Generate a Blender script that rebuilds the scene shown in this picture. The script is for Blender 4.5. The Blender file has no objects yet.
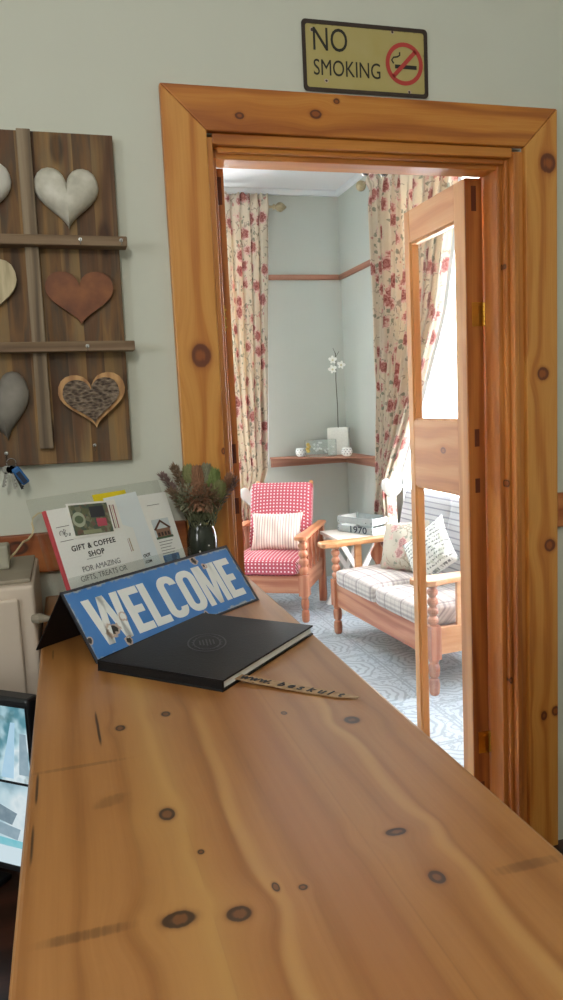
import bpy, bmesh, math, random
from mathutils import Matrix, Vector, noise
random.seed(7)
SC = bpy.context.scene
COL = SC.collection
PI = math.pi
def R(d): return math.radians(d)
def T(x, y, z): return Matrix.Translation((x, y, z))
def RX(a): return Matrix.Rotation(a, 4, 'X')
def RY(a): return Matrix.Rotation(a, 4, 'Y')
def RZ(a): return Matrix.Rotation(a, 4, 'Z')
def lin(c):
    if isinstance(c, str):
        c = tuple(int(c[i:i+2], 16)/255 for i in (0, 2, 4))
    return tuple((v/12.92 if v <= .04045 else ((v+.055)/1.055)**2.4) for v in c[:3]) + (1,)

# ------------------------------------------------------------------ mesh helpers
class MB:
    def __init__(s): s.bm = bmesh.new()
    def _add(s, vs, fs, mx=None):
        bv = [s.bm.verts.new((mx @ Vector(v)) if mx else v) for v in vs]
        for f in fs:
            try: s.bm.faces.new([bv[i] for i in f])
            except ValueError: pass
        return bv
    def box(s, x0, x1, y0, y1, z0, z1, mx=None):
        vs = [(x, y, z) for x in (x0, x1) for y in (y0, y1) for z in (z0, z1)]
        fs = [(0,1,3,2), (4,6,7,5), (0,4,5,1), (2,3,7,6), (0,2,6,4), (1,5,7,3)]
        s._add(vs, fs, mx); return s
    def prism(s, pts, z0, z1, mx=None):
        n = len(pts)
        a = sum(pts[i][0]*pts[(i+1) % n][1]-pts[(i+1) % n][0]*pts[i][1] for i in range(n))
        if a < 0: pts = pts[::-1]
        vs = [(p[0], p[1], z0) for p in pts] + [(p[0], p[1], z1) for p in pts]
        fs = [tuple(range(n))[::-1], tuple(range(n, 2*n))] + [(i, (i+1) % n, n+(i+1) % n, n+i) for i in range(n)]
        s._add(vs, fs, mx); return s
    def ring(s, outer, inner, z0, z1, mx=None):
        n = len(outer); vs = []
        for z in (z0, z1):
            vs += [(p[0], p[1], z) for p in outer] + [(p[0], p[1], z) for p in inner]
        fs = []
        for i in range(n):
            j = (i+1) % n
            fs += [(i, n+i, n+j, j), (2*n+i, 2*n+j, 3*n+j, 3*n+i), (i, j, 2*n+j, 2*n+i), (n+i, 3*n+i, 3*n+j, n+j)]
        s._add(vs, fs, mx); return s
    def lathe(s, prof, seg=16, mx=None, cap=True):
        vs = []; fs = []; m = len(prof)
        for r, z in prof:
            for k in range(seg):
                a = 2*PI*k/seg; vs.append((r*math.cos(a), r*math.sin(a), z))
        for i in range(m-1):
            for k in range(seg):
                l = (k+1) % seg
                fs.append((i*seg+k, i*seg+l, (i+1)*seg+l, (i+1)*seg+k))
        if cap:
            fs.append(tuple(range(seg))[::-1]); fs.append(tuple((m-1)*seg+k for k in range(seg)))
        s._add(vs, fs, mx); return s
    def tube(s, pts, r, seg=8, mx=None):
        pts = [Vector(p) for p in pts]; vs = []; fs = []; n = len(pts)
        rr = r if isinstance(r, (list, tuple)) else [r]*n
        up = Vector((0, 0, 1))
        for i, p in enumerate(pts):
            d = (pts[min(i+1, n-1)]-pts[max(i-1, 0)]).normalized()
            if abs(d.dot(up)) > .95: a = d.cross(Vector((1, 0, 0))).normalized()
            else: a = d.cross(up).normalized()
            b = d.cross(a).normalized()
            for k in range(seg):
                t = 2*PI*k/seg; vs.append(p+(a*math.cos(t)+b*math.sin(t))*rr[i])
        for i in range(n-1):
            for k in range(seg):
                l = (k+1) % seg
                fs.append((i*seg+k, i*seg+l, (i+1)*seg+l, (i+1)*seg+k))
        fs.append(tuple(range(seg))[::-1]); fs.append(tuple((n-1)*seg+k for k in range(seg)))
        s._add(vs, fs, mx); return s
    def ball(s, r, mx=None, seg=12, sc=(1, 1, 1)):
        prof = [(max(r*math.sin(PI*i/seg), 1e-4), -r*math.cos(PI*i/seg)) for i in range(seg+1)]
        m = Matrix.Diagonal((*sc, 1))
        return s.lathe(prof, seg+4, (mx @ m) if mx else m)
    def build(s, name, mat, parent=None, bevel=0, smooth=False, seg=2, solid=0, angle=30):
        bmesh.ops.remove_doubles(s.bm, verts=s.bm.verts, dist=1e-6)
        bmesh.ops.recalc_face_normals(s.bm, faces=s.bm.faces)
        me = bpy.data.meshes.new(name); s.bm.to_mesh(me); s.bm.free()
        o = bpy.data.objects.new(name, me); COL.objects.link(o)
        if mat: me.materials.append(mat)
        if parent: o.parent = parent
        if solid:
            md = o.modifiers.new('solid', 'SOLIDIFY'); md.thickness = solid; md.offset = 0
        if bevel:
            md = o.modifiers.new('bevel', 'BEVEL'); md.width = bevel; md.segments = seg; md.limit_method = 'ANGLE'; md.angle_limit = R(angle)
        if smooth:
            for p in me.polygons: p.use_smooth = True
        return o

def tag(o, label=None, cat=None, group=None, kind=None):
    if label: o['label'] = label
    if cat: o['category'] = cat
    if group: o['group'] = group
    if kind: o['kind'] = kind
    return o
def thing(name, label, cat, loc=(0, 0, 0), rz=0, group=None, kind=None):
    o = bpy.data.objects.new(name, None); COL.objects.link(o)
    o.location = loc; o.rotation_euler = (0, 0, rz); o.empty_display_size = .05
    return tag(o, label, cat, group, kind)
def copy_tree(o, parent=None):
    c = o.copy(); COL.objects.link(c); c.parent = parent
    for ch in list(o.children): copy_tree(ch, c)
    return c

def text_mesh(s, size, mx, name, mat, parent, sx=1, bold=0, depth=.0006, shear=0, align='LEFT', spacing=1, kind='font'):
    cu = bpy.data.curves.new('t', 'FONT'); cu.body = s; cu.size = size; cu.extrude = depth; cu.offset = bold
    cu.shear = shear; cu.align_x = align; cu.space_character = spacing; cu.resolution_u = 4
    to = bpy.data.objects.new('t', cu); COL.objects.link(to)
    bpy.context.view_layer.update()
    dg = bpy.context.evaluated_depsgraph_get()
    me = bpy.data.meshes.new_from_object(to.evaluated_get(dg))
    bpy.data.objects.remove(to); bpy.data.curves.remove(cu)
    me.transform(mx @ Matrix.Diagonal((sx, 1, 1, 1))); me.name = name
    me.materials.clear(); me.materials.append(mat)
    o = bpy.data.objects.new(name, me); COL.objects.link(o)
    if parent: o.parent = parent
    return o

# ------------------------------------------------------------------ node helpers
class N:
    def __init__(s, name, rough=.5, metal=0, spec=.5):
        s.m = bpy.data.materials.new(name); s.m.use_nodes = True
        s.t = s.m.node_tree; s.n = s.t.nodes; s.b = s.n['Principled BSDF']
        s.b.inputs['Roughness'].default_value = rough; s.b.inputs['Metallic'].default_value = metal
        s.b.inputs['Specular IOR Level'].default_value = spec
        s._obj = None
    def set(s, inp, v):
        if hasattr(v, 'is_linked') or isinstance(v, bpy.types.NodeSocket): s.t.links.new(v, inp)
        elif isinstance(v, str): inp.default_value = lin(v)
        else: inp.default_value = v
    def math(s, op, a, b=0.0, c=None, clamp=False):
        n = s.n.new('ShaderNodeMath'); n.operation = op; n.use_clamp = clamp
        s.set(n.inputs[0], a); s.set(n.inputs[1], b)
        if c is not None: s.set(n.inputs[2], c)
        return n.outputs[0]
    def co(s, kind='Object'):
        n = s.n.new('ShaderNodeTexCoord'); return n.outputs[kind]
    def xyz(s, kind='Object'):
        n = s.n.new('ShaderNodeSeparateXYZ'); s.t.links.new(s.co(kind), n.inputs[0]); return n.outputs
    def vec(s, x=0.0, y=0.0, z=0.0):
        n = s.n.new('ShaderNodeCombineXYZ'); s.set(n.inputs[0], x); s.set(n.inputs[1], y); s.set(n.inputs[2], z); return n.outputs[0]
    def noise(s, v, scale=5., detail=2., rough=.5, dist=0., col=False):
        n = s.n.new('ShaderNodeTexNoise'); s.set(n.inputs['Vector'], v)
        n.inputs['Scale'].default_value = scale; n.inputs['Detail'].default_value = detail
        n.inputs['Roughness'].default_value = rough; n.inputs['Distortion'].default_value = dist
        return n.outputs['Color' if col else 'Fac']
    def vor(s, v, scale=5., feat='F1', rnd=1., out='Distance'):
        n = s.n.new('ShaderNodeTexVoronoi'); n.feature = feat; s.set(n.inputs['Vector'], v)
        n.inputs['Scale'].default_value = scale; n.inputs['Randomness'].default_value = rnd
        return n.outputs[out]
    def ramp(s, f, stops, interp='LINEAR'):
        n = s.n.new('ShaderNodeValToRGB'); n.color_ramp.interpolation = interp; e = n.color_ramp.elements
        while len(e) < len(stops): e.new(.5)
        for i, (p, c) in enumerate(stops): e[i].position = p; e[i].color = lin(c) if isinstance(c, str) else (c, c, c, 1)
        s.t.links.new(f, n.inputs[0]); return n.outputs[0]
    def mix(s, f, a, b, mode='MIX'):
        n = s.n.new('ShaderNodeMix'); n.data_type = 'RGBA'; n.blend_type = mode
        s.set(n.inputs[0], f); s.set(n.inputs[6], a); s.set(n.inputs[7], b); return n.outputs[2]
    def smooth(s, x, lo, hi):
        n = s.n.new('ShaderNodeMapRange'); n.interpolation_type = 'SMOOTHSTEP'
        s.set(n.inputs[0], x); n.inputs[1].default_value = lo; n.inputs[2].default_value = hi; return n.outputs[0]
    def color(s, c): s.set(s.b.inputs['Base Color'], c); return s
    def bump(s, h, strength=.3, dist=.002):
        n = s.n.new('ShaderNodeBump'); n.inputs['Strength'].default_value = strength; n.inputs['Distance'].default_value = dist
        s.set(n.inputs['Height'], h); s.t.links.new(n.outputs[0], s.b.inputs['Normal']); return s

def plain(name, col, rough=.5, metal=0, var=.08, scale=30, bump=0, spec=.5):
    m = N(name, rough, metal, spec)
    f = m.noise(m.co(), scale, 3)
    c = lin(col); d = tuple(min(1, v*(1-var)) for v in c[:3]) + (1,); h = tuple(min(1, v*(1+var)) for v in c[:3]) + (1,)
    m.color(m.mix(f, d, h))
    if bump: m.bump(f, bump, .002)
    return m.m

def wood(name, dark, mid, light, along='Z', across='X', knots=(), freq=9, plank=0, off=0, rough=.42, bands=(), knotcol='3a1c0c', third=None, auto=0, streaks=(), coat=.0, tint=.5, distort=2.2, seam=.5, sharp=1.6, ringw=.45):
    """pine: warped growth lines that part round each knot; knots = (across, along, r_across, r_along)"""
    m = N(name, rough)
    o = m.xyz(); ix = dict(X=0, Y=1, Z=2)
    A = o[ix[across]]; L = o[ix[along]]
    Tt = o[ix[third]] if third else o[3-ix[along]-ix[across]]
    W = A; K = None
    for (a, l, ra, rl) in knots:
        da = m.math('SUBTRACT', A, a); dl = m.math('SUBTRACT', L, l)
        r2 = m.math('ADD', m.math('POWER', m.math('ABSOLUTE', m.math('DIVIDE', da, ra)), 2.), m.math('POWER', m.math('ABSOLUTE', m.math('DIVIDE', dl, rl)), 2.))
        g = m.math('EXPONENT', m.math('MULTIPLY', r2, -.10))
        W = m.math('SUBTRACT', W, m.math('MULTIPLY', m.math('MULTIPLY', da, g), .75))
        k = m.math('EXPONENT', m.math('MULTIPLY', r2, -.9))
        K = k if K is None else m.math('MAXIMUM', K, k)
    pid = 0.
    if plank:
        pid = m.math('FLOOR', m.math('DIVIDE', m.math('SUBTRACT', A, off), plank))
    V = m.vec(W, m.math('MULTIPLY', Tt, .6), m.math('ADD', m.math('MULTIPLY', L, .12), m.math('MULTIPLY', pid, 3.7)))
    wob = m.noise(V, 9, 2)
    ph = m.math('ADD', m.math('MULTIPLY', W, freq*6.283), m.math('MULTIPLY', wob, distort*6.283))
    rings = m.math('POWER', m.math('ADD', m.math('MULTIPLY', m.math('SINE', ph), .5), .5), sharp)
    V2 = m.vec(m.math('MULTIPLY', W, 90.), m.math('MULTIPLY', Tt, 50.), m.math('MULTIPLY', L, 3.))
    fine = m.noise(V2, 1.6, 3, .6)
    blot = m.noise(V, 4, 1)
    f = m.math('ADD', m.math('MULTIPLY', rings, ringw), m.math('MULTIPLY', fine, .5))
    f = m.math('ADD', f, m.math('MULTIPLY', m.math('SUBTRACT', blot, .5), tint*1.4), clamp=True)
    c = m.ramp(f, [(.1, light), (.5, mid), (.95, dark)])
    if plank:
        wn = m.n.new('ShaderNodeTexWhiteNoise'); wn.noise_dimensions = '1D'; m.t.links.new(m.math('ADD', pid, 31.3), wn.inputs['W'])
        c = m.mix(m.math('MULTIPLY', wn.outputs['Value'], .45), c, dark)
        fr = m.math('FRACT', m.math('DIVIDE', m.math('SUBTRACT', A, off), plank))
        edge = m.math('SUBTRACT', .5, m.math('ABSOLUTE', m.math('SUBTRACT', fr, .5)))
        c = m.mix(m.math('MULTIPLY', m.math('SUBTRACT', 1., m.smooth(edge, 0, .012)), seam), c, knotcol)
    for (a, s_, w, bc, l0, l1) in bands:      # pale or dark stripes of sapwood: centre a + s_*L, half width w, between l0 and l1
        cen = m.math('ADD', a, m.math('MULTIPLY', L, s_))
        d = m.math('ABSOLUTE', m.math('SUBTRACT', m.math('ADD', W, m.math('MULTIPLY', m.math('SUBTRACT', m.noise(m.vec(0, 0, L), 4, 1), .5), .03)), cen))
        fb = m.math('SUBTRACT', 1., m.smooth(d, w*.1, w*1.15))
        e = m.math('MULTIPLY', m.smooth(L, l0, l0+.08), m.math('SUBTRACT', 1., m.smooth(L, l1-.08, l1)))
        fb = m.math('MULTIPLY', m.math('MULTIPLY', fb, e), m.math('ADD', .45, m.math('MULTIPLY', rings, .5)))
        c = m.mix(fb, c, bc)
    if auto:                                   # scattered small knots
        vv = m.vor(m.vec(m.math('MULTIPLY', A, 2.6), m.math('MULTIPLY', Tt, 2.6), m.math('MULTIPLY', L, 1.)), auto)
        c = m.mix(m.math('SUBTRACT', 1., m.smooth(vv, .07, .17)), c, knotcol)
    if K is not None:
        kk = m.math('ADD', K, m.math('MULTIPLY', m.math('SUBTRACT', fine, .5), .25))
        c = m.mix(m.math('MULTIPLY', m.smooth(kk, .08, .45), .55), c, dark)
        c = m.mix(m.math('MULTIPLY', m.smooth(kk, .36, .52), .9), c, m.mix(m.math('MULTIPLY', m.smooth(m.math('ADD', m.math('MULTIPLY', kk, .9), m.math('MULTIPLY', fine, .5)), .85, 1.05), .75), knotcol, dark))
    for (a, l, ra, rl, tilt, sc_) in streaks:  # scratches, splits and cross-grain stains
        da = m.math('SUBTRACT', m.math('SUBTRACT', A, a), m.math('MULTIPLY', m.math('SUBTRACT', L, l), tilt)); dl = m.math('SUBTRACT', m.math('SUBTRACT', L, l), m.math('MULTIPLY', m.math('SUBTRACT', A, a), 0.))
        r2 = m.math('ADD', m.math('POWER', m.math('ABSOLUTE', m.math('DIVIDE', da, ra)), 2.), m.math('POWER', m.math('ABSOLUTE', m.math('DIVIDE', dl, rl)), 4.))
        q = m.math('MULTIPLY', m.math('EXPONENT', m.math('MULTIPLY', r2, -1.)), m.math('ADD', .35, fine))
        c = m.mix(m.math('MULTIPLY', m.smooth(q, .25, .8), sc_), c, knotcol)
    m.color(c)
    m.bump(f, .12, .001)
    if coat:
        m.b.inputs['Coat Weight'].default_value = coat; m.b.inputs['Coat Roughness'].default_value = .25
    return m.m

M = {}
M['wall_front'] = plain('greige_paint', 'c9cdc2', .85, var=.03, scale=4, bump=.05)
M['wall_lounge'] = plain('grey_blue_paint', 'b9beb7', .85, var=.03, scale=3, bump=.05)
M['ceiling'] = plain('ceiling_white', 'e6e8ea', .9, var=.02, scale=3)
M['pine_v'] = wood('pine_upright', '96511b', 'b9762f', 'cc9247', 'Z', 'X', freq=14, sharp=2.4,
    knots=[(.392, 1.745, .028, .036), (1.532, 2.31, .028, .032), (1.512, 1.655, .022, .022), (1.535, 1.085, .022, .022), (1.51, .49, .012, .018), (1.555, .50, .015, .018), (.44, 1.47, .006, .010)], rough=.4, coat=.15, knotcol='5a2410')
M['pine_v2'] = wood('pine_upright_red', '8a4a1c', 'ad6a2c', 'c68440', 'Z', 'X', freq=13, rough=.42, knotcol='42200c', knots=[(1.40, 1.30, .006, .012), (1.405, .62, .006, .012), (1.398, 2.0, .004, .01)])
M['pine_h'] = wood('pine_crosswise', '94501a', 'b8732a', 'cd9242', 'X', 'Z', freq=11, knots=[(2.415, .765, .013, .018), (2.40, .54, .010, .014), (2.455, .83, .008, .010)], rough=.4, coat=.15, knotcol='4a1e0c')
M['pine_edge'] = wood('pine_door_edge', '80421a', 'a05c28', 'b87638', 'Z', 'X', freq=16, rough=.45, knotcol='4a2410')
M['pine_leaf'] = wood('pine_leaf', 'a56a3a', 'bf8650', 'cf9c66', 'Z', 'Y', freq=10, rough=.42, auto=1.7, knotcol='6a4436')
M['pine_leaf_h'] = wood('pine_leaf_rail', 'a56a40', 'bf8656', 'cc9a6c', 'Y', 'Z', freq=9, rough=.42, knots=[(1.40, 2.52, .012, .02)], knotcol='6a4a44')
M['dado'] = wood('dado_pine', '74391a', '9a5629', 'b8753f', 'X', 'Z', freq=12, rough=.5, knots=[(1.24, -.15, .02, .03)])
M['rail'] = wood('lounge_rail_pine', '7e4e3a', '93644e', 'a87a64', 'X', 'Z', freq=14, rough=.55)
M['rail_y'] = wood('lounge_rail_pine_y', '7e4e3a', '93644e', 'a87a64', 'Y', 'Z', freq=14, rough=.55)
M['chair_wood'] = wood('settee_pine', '8e4a32', 'aa6a4c', 'c08a6a', 'Y', 'Z', freq=14, rough=.38, coat=.2, knotcol='6a2c1a')
M['chair_wood_v'] = wood('settee_pine_v', '8a4832', 'a86648', 'be8668', 'Z', 'X', freq=16, rough=.38, coat=.2)
M['chair_wood_x'] = wood('settee_pine_x', '8e4a32', 'aa6a4c', 'c08a6a', 'X', 'Z', freq=14, rough=.38, coat=.2)
M['arm_wood'] = wood('arm_pine', 'a5683c', 'bd8455', 'd2a074', 'X', 'Y', freq=12, rough=.35, coat=.25)
M['arm_wood_y'] = wood('arm_pine_y', 'a05c38', 'b97850', 'cf9770', 'Y', 'X', freq=12, rough=.35, coat=.25)
M['counter'] = wood('counter_pine', '704520', '936231', 'a4733f', 'Y', 'X', freq=17, rough=.36, coat=.22, plank=.19, off=-.087, tint=.22, seam=.10, sharp=3.0, distort=1.3, ringw=.32,
    knots=[(.048, 1.187, .008, .011), (.124, 1.215, .008, .011), (.085, .901, .010, .015), (.070, .700, .018, .013), (.128, .688, .013, .012),
           (.111, .806, .004, .005), (.399, 1.077, .013, .015), (.307, 1.144, .005, .007), (.333, .766, .013, .008), (.338, .674, .009, .012), (.201, .706, .005, .005), (.174, .716, .004, .008), (.05, 1.5, .008, .01), (.36, .30, .012, .014), (.02, .1, .012, .015)],
    bands=[(.085, .0, .045, 'ae844a', .2, 1.5), (.362, .012, .013, 'b38b52', .3, 1.3), (.150, .02, .012, 'b38b52', .45, 1.25), (.245, .0, .035, '8f5a32', .2, 2.2)],
    streaks=[(.014, 1.20, .003, .075, -.02, .9), (-.074, 1.03, .0025, .05, 0, .9), (-.075, .89, .0025, .05, 0, .9), (-.060, 1.62, .0025, .04, 0, .7),
             (-.02, 1.075, .085, .006, 0, .30), (-.02, .708, .055, .009, 0, .45), (.02, .96, .022, .018, .6, .3), (.44, .66, .05, .009, 0, .35)], knotcol='241208')
M['plankwood'] = wood('reclaimed_planks', '33251b', '69513a', '9d8052', 'Z', 'X', freq=9, plank=.048, off=-.021, rough=.75, tint=2.2, auto=2.8, knotcol='1f1712', distort=3.5)
def vary(mat, cols, seed):
    t = mat.node_tree; b = t.nodes['Principled BSDF']; src = b.inputs['Base Color'].links[0].from_socket
    tc = t.nodes.new('ShaderNodeTexCoord'); mp = t.nodes.new('ShaderNodeMapping'); mp.inputs['Scale'].default_value = (16, 4, 2.6); mp.inputs['Location'].default_value = (seed, 0, 0)
    nz = t.nodes.new('ShaderNodeTexNoise'); nz.inputs['Scale'].default_value = 1.0; nz.inputs['Detail'].default_value = 4
    rp = t.nodes.new('ShaderNodeValToRGB'); e = rp.color_ramp.elements
    while len(e) < len(cols): e.new(.5)
    for i, (p_, c_) in enumerate(cols): e[i].position = p_; e[i].color = lin(c_)
    mx = t.nodes.new('ShaderNodeMix'); mx.data_type = 'RGBA'; mx.inputs[0].default_value = .38
    t.links.new(tc.outputs['Object'], mp.inputs[0]); t.links.new(mp.outputs[0], nz.inputs['Vector']); t.links.new(nz.outputs['Fac'], rp.inputs[0])
    t.links.new(src, mx.inputs[6]); t.links.new(rp.outputs[0], mx.inputs[7]); t.links.new(mx.outputs[2], b.inputs['Base Color'])
vary(M['plankwood'], [(.30, '2c2019'), (.42, '6e4626'), (.5, '5d5142'), (.58, '946a38'), (.70, '3a2a20')], 3.)
M['batten'] = wood('weathered_batten', '4e4236', '7c6c58', '998a74', 'Z', 'X', freq=22, rough=.8, tint=.8)
M['batten_h'] = wood('weathered_shelf', '4a392b', '75604a', '8e7a62', 'X', 'Z', freq=22, rough=.8, tint=.8)
M['desk'] = wood('dark_desk_wood', '1c0e08', '2f180e', '45261a', 'X', 'Y', freq=8, rough=.4)
M['chrome'] = plain('chrome', 'a8a8a8', .25, 1)
M['brass'] = plain('brass', 'c9a14a', .3, 1)
M['old_brass'] = plain('aged_metal_finial', 'a79a7c', .35, .8, var=.2)
M['black_leather'] = plain('black_leather', '0b0c0f', .5, spec=.3, var=.2, scale=220, bump=.25)
M['emboss'] = plain('embossed_grey', '33343a', .4)
M['paper'] = plain('paper_pages', 'e9ecea', .8, var=.04, scale=200)
M['white'] = plain('white_gloss', 'e8e9e6', .35, var=.03)
M['ceramic'] = plain('white_ceramic', 'eceeec', .25, var=.03)
M['dark'] = plain('dark_plastic', '14161b', .4)
M['cream_metal'] = plain('cream_enamel', 'c2b5a6', .5, var=.05, scale=6)
M['cream_edge'] = plain('cream_enamel_seam', '8a8272', .6)
M['cream_cable'] = plain('cream_cable', 'd6c79e', .6)
M['grey_plastic'] = plain('grey_plastic', '9c9a8a', .5)
M['ink'] = plain('black_ink', '23262b', .7)
M['greyink'] = plain('grey_ink', '6a6e70', .7)
M['signblack'] = plain('sign_black', '1b1c18', .6)
M['signred'] = plain('sign_red', 'b03a34', .6)
M['red'] = plain('red_card', 'b8474e', .6)
M['stem'] = plain('dark_stem', '4a4a3a', .7)
M['petal'] = plain('white_petal', 'f4f4ee', .6)
M['yellow_flower'] = plain('yellow_blossom', 'c9a93a', .6)
M['blue_fob'] = plain('blue_plastic', '1f5f9c', .35)
M['navy'] = plain('navy_plastic', '16233e', .4)

def glassy(name, tint=(1, 1, 1, 1), fac=1.0, rough=.03):
    m = bpy.data.materials.new(name); m.use_nodes = True; t = m.node_tree; t.nodes.clear()
    out = t.nodes.new('ShaderNodeOutputMaterial'); mx = t.nodes.new('ShaderNodeMixShader')
    tr = t.nodes.new('ShaderNodeBsdfTransparent'); gl = t.nodes.new('ShaderNodeBsdfGlossy'); fr = t.nodes.new('ShaderNodeLayerWeight')
    tr.inputs[0].default_value = tint; gl.inputs['Roughness'].default_value = rough; fr.inputs[0].default_value = .5
    pw = t.nodes.new('ShaderNodeMath'); pw.operation = 'POWER'; pw.inputs[1].default_value = 5
    mu = t.nodes.new('ShaderNodeMath'); mu.operation = 'MULTIPLY_ADD'; mu.inputs[1].default_value = .9*fac; mu.inputs[2].default_value = .04*fac
    t.links.new(fr.outputs['Facing'], pw.inputs[0]); t.links.new(pw.outputs[0], mu.inputs[0]); t.links.new(mu.outputs[0], mx.inputs[0])
    t.links.new(tr.outputs[0], mx.inputs[1]); t.links.new(gl.outputs[0], mx.inputs[2]); t.links.new(mx.outputs[0], out.inputs[0])
    return m
M['glass'] = glassy('window_glass', fac=.6)
M['acrylic'] = glassy('clear_acrylic', (.93, .94, .93, 1), 1.0, .05)
M['glassware'] = glassy('clear_glassware', (.90, .94, .93, 1), 3.0, .08)

def sheer():
    m = bpy.data.materials.new('sheer_net'); m.use_nodes = True; t = m.node_tree; t.nodes.clear()
    out = t.nodes.new('ShaderNodeOutputMaterial')
    tr = t.nodes.new('ShaderNodeBsdfTransparent'); tl = t.nodes.new('ShaderNodeBsdfTranslucent'); df = t.nodes.new('ShaderNodeBsdfDiffuse')
    tl.inputs[0].default_value = (.95, .95, .95, 1); df.inputs[0].default_value = (.9, .9, .9, 1)
    m1 = t.nodes.new('ShaderNodeMixShader'); m1.inputs[0].default_value = .3; t.links.new(tl.outputs[0], m1.inputs[1]); t.links.new(df.outputs[0], m1.inputs[2])
    m2 = t.nodes.new('ShaderNodeMixShader'); m2.inputs[0].default_value = .5; t.links.new(m1.outputs[0], m2.inputs[1]); t.links.new(tr.outputs[0], m2.inputs[2])
    t.links.new(m2.outputs[0], out.inputs[0]); return m
M['sheer'] = sheer()

def floral(name, base='d9cdb9', scale=7.4, uv=True, flower='85423c', mid='b9827a', leaf='767c6a', amt=1.0, trans=.0):
    m = N(name, .85)
    u = m.n.new('ShaderNodeUVMap').outputs[0] if uv else m.co()
    wob = m.n.new('ShaderNodeVectorMath'); wob.operation = 'ADD'
    nz = m.noise(u, 30, 3, col=True)
    sc = m.n.new('ShaderNodeVectorMath'); sc.operation = 'SCALE'; m.t.links.new(nz, sc.inputs[0]); sc.inputs['Scale'].default_value = .045
    m.t.links.new(u, wob.inputs[0]); m.t.links.new(sc.outputs[0], wob.inputs[1]); w = wob.outputs[0]
    d1 = m.vor(w, scale, rnd=.75)
    pet = m.noise(w, 75, 2)
    c = m.mix(m.math('MULTIPLY', m.noise(u, 20, 3), .3), base, 'c4b7a2')
    # trailing stems and leaves
    e = m.vor(w, scale*1.25, 'DISTANCE_TO_EDGE', .9)
    c = m.mix(m.math('MULTIPLY', m.math('SUBTRACT', 1., m.smooth(e, .012, .05)), m.math('MULTIPLY', m.smooth(m.noise(u, 9, 1), .48, .56), .8)), c, '8d7f72')
    d2 = m.vor(w, scale*2.6, rnd=.9)
    cl = m.vor(w, scale*2.6, rnd=.9, out='Color')
    pick = m.n.new('ShaderNodeSeparateColor'); m.t.links.new(cl, pick.inputs[0])
    lf = m.math('MULTIPLY', m.math('SUBTRACT', 1., m.smooth(d2, .26, .36)), m.math('GREATER_THAN', pick.outputs[0], .55))
    c = m.mix(m.math('MULTIPLY', lf, .8*amt), c, leaf)
    bf = m.math('MULTIPLY', m.math('SUBTRACT', 1., m.smooth(d2, .16, .26)), m.math('LESS_THAN', pick.outputs[0], .26))
    c = m.mix(m.math('MULTIPLY', bf, .9*amt), c, mid)
    q = m.math('ADD', d1, m.math('MULTIPLY', m.math('SUBTRACT', pet, .5), .35))
    rose = m.ramp(q, [(.0, flower), (.08, flower), (.15, mid), (.22, flower), (.30, mid), (.36, 'd8b4ac'), (.42, base)])
    c1 = m.vor(w, scale, rnd=.75, out='Color'); s1 = m.n.new('ShaderNodeSeparateColor'); m.t.links.new(c1, s1.inputs[0])
    rf = m.math('MULTIPLY', m.math('SUBTRACT', 1., m.smooth(q, .37, .42)), m.math('GREATER_THAN', s1.outputs[1], .12))
    c = m.mix(m.math('MULTIPLY', rf, amt), c, rose)
    m.color(c); m.bump(m.noise(u, 300, 1), .1, .001)
    if trans:
        tl = m.n.new('ShaderNodeBsdfTranslucent'); m.t.links.new(c, tl.inputs[0])
        mx = m.n.new('ShaderNodeMixShader'); mx.inputs[0].default_value = trans
        m.t.links.new(m.b.outputs[0], mx.inputs[1]); m.t.links.new(tl.outputs[0], mx.inputs[2])
        m.t.links.new(mx.outputs[0], m.n['Material Output'].inputs[0])
    return m.m
M['curtain'] = floral('floral_curtain_cloth', trans=.3)
M['floral_cushion'] = floral('floral_cushion_cloth', base='bdb6a8', scale=10, uv=False, flower='a0626a', mid='b8938e', leaf='757f76', amt=.9)
M['lining'] = plain('curtain_lining', 'e8e8e6', .9)

def dots():
    m = N('red_dotted_cloth', .9); o = m.xyz()
    k = 36.
    u = m.math('SUBTRACT', m.math('FRACT', m.math('MULTIPLY', o[0], k)), .5)
    v = m.math('SUBTRACT', m.math('FRACT', m.math('MULTIPLY', m.math('ADD', o[1], o[2]), k)), .5)
    d = m.math('SQRT', m.math('ADD', m.math('MULTIPLY', u, u), m.math('MULTIPLY', v, v)))
    g = m.math('MAXIMUM', m.math('ABSOLUTE', u), m.math('ABSOLUTE', v))
    c = m.mix(m.smooth(g, .36, .46), 'a8404f', 'b05260')
    c = m.mix(m.math('SUBTRACT', 1., m.smooth(d, .17, .28)), c, 'f0e2e2')
    m.color(c); m.bump(m.noise(m.co(), 400, 1), .15, .001); return m.m
M['dots'] = dots()

def stripes(name, cols, k, axis=0, wob=0):
    m = N(name, .9); o = m.xyz()
    v = o[axis]
    if wob: v = m.math('ADD', v, m.math('MULTIPLY', m.noise(m.co(), 4, 1), wob))
    f = m.math('FRACT', m.math('MULTIPLY', v, k))
    m.color(m.ramp(f, cols, 'CONSTANT')); m.bump(m.noise(m.co(), 400, 1), .15, .001); return m.m
M['stripe_cushion'] = stripes('striped_cushion_cloth', [(0, 'e9ddd2'), (.18, 'b99a98'), (.26, 'e9ddd2'), (.42, 'c9a9a0'), (.50, 'efe6dc'), (.66, 'a98a8c'), (.72, 'e6d8cc'), (.88, 'cbb0a8')], 12)
M['back_stripe'] = stripes('grey_striped_cloth', [(0, 'c2c2c8'), (.14, '8f8f9a'), (.22, 'c8c8cc'), (.45, 'a3a3ac'), (.52, 'd0d0d4'), (.75, '9a9aa6'), (.83, 'c6c6cc')], 9, 2)
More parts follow.
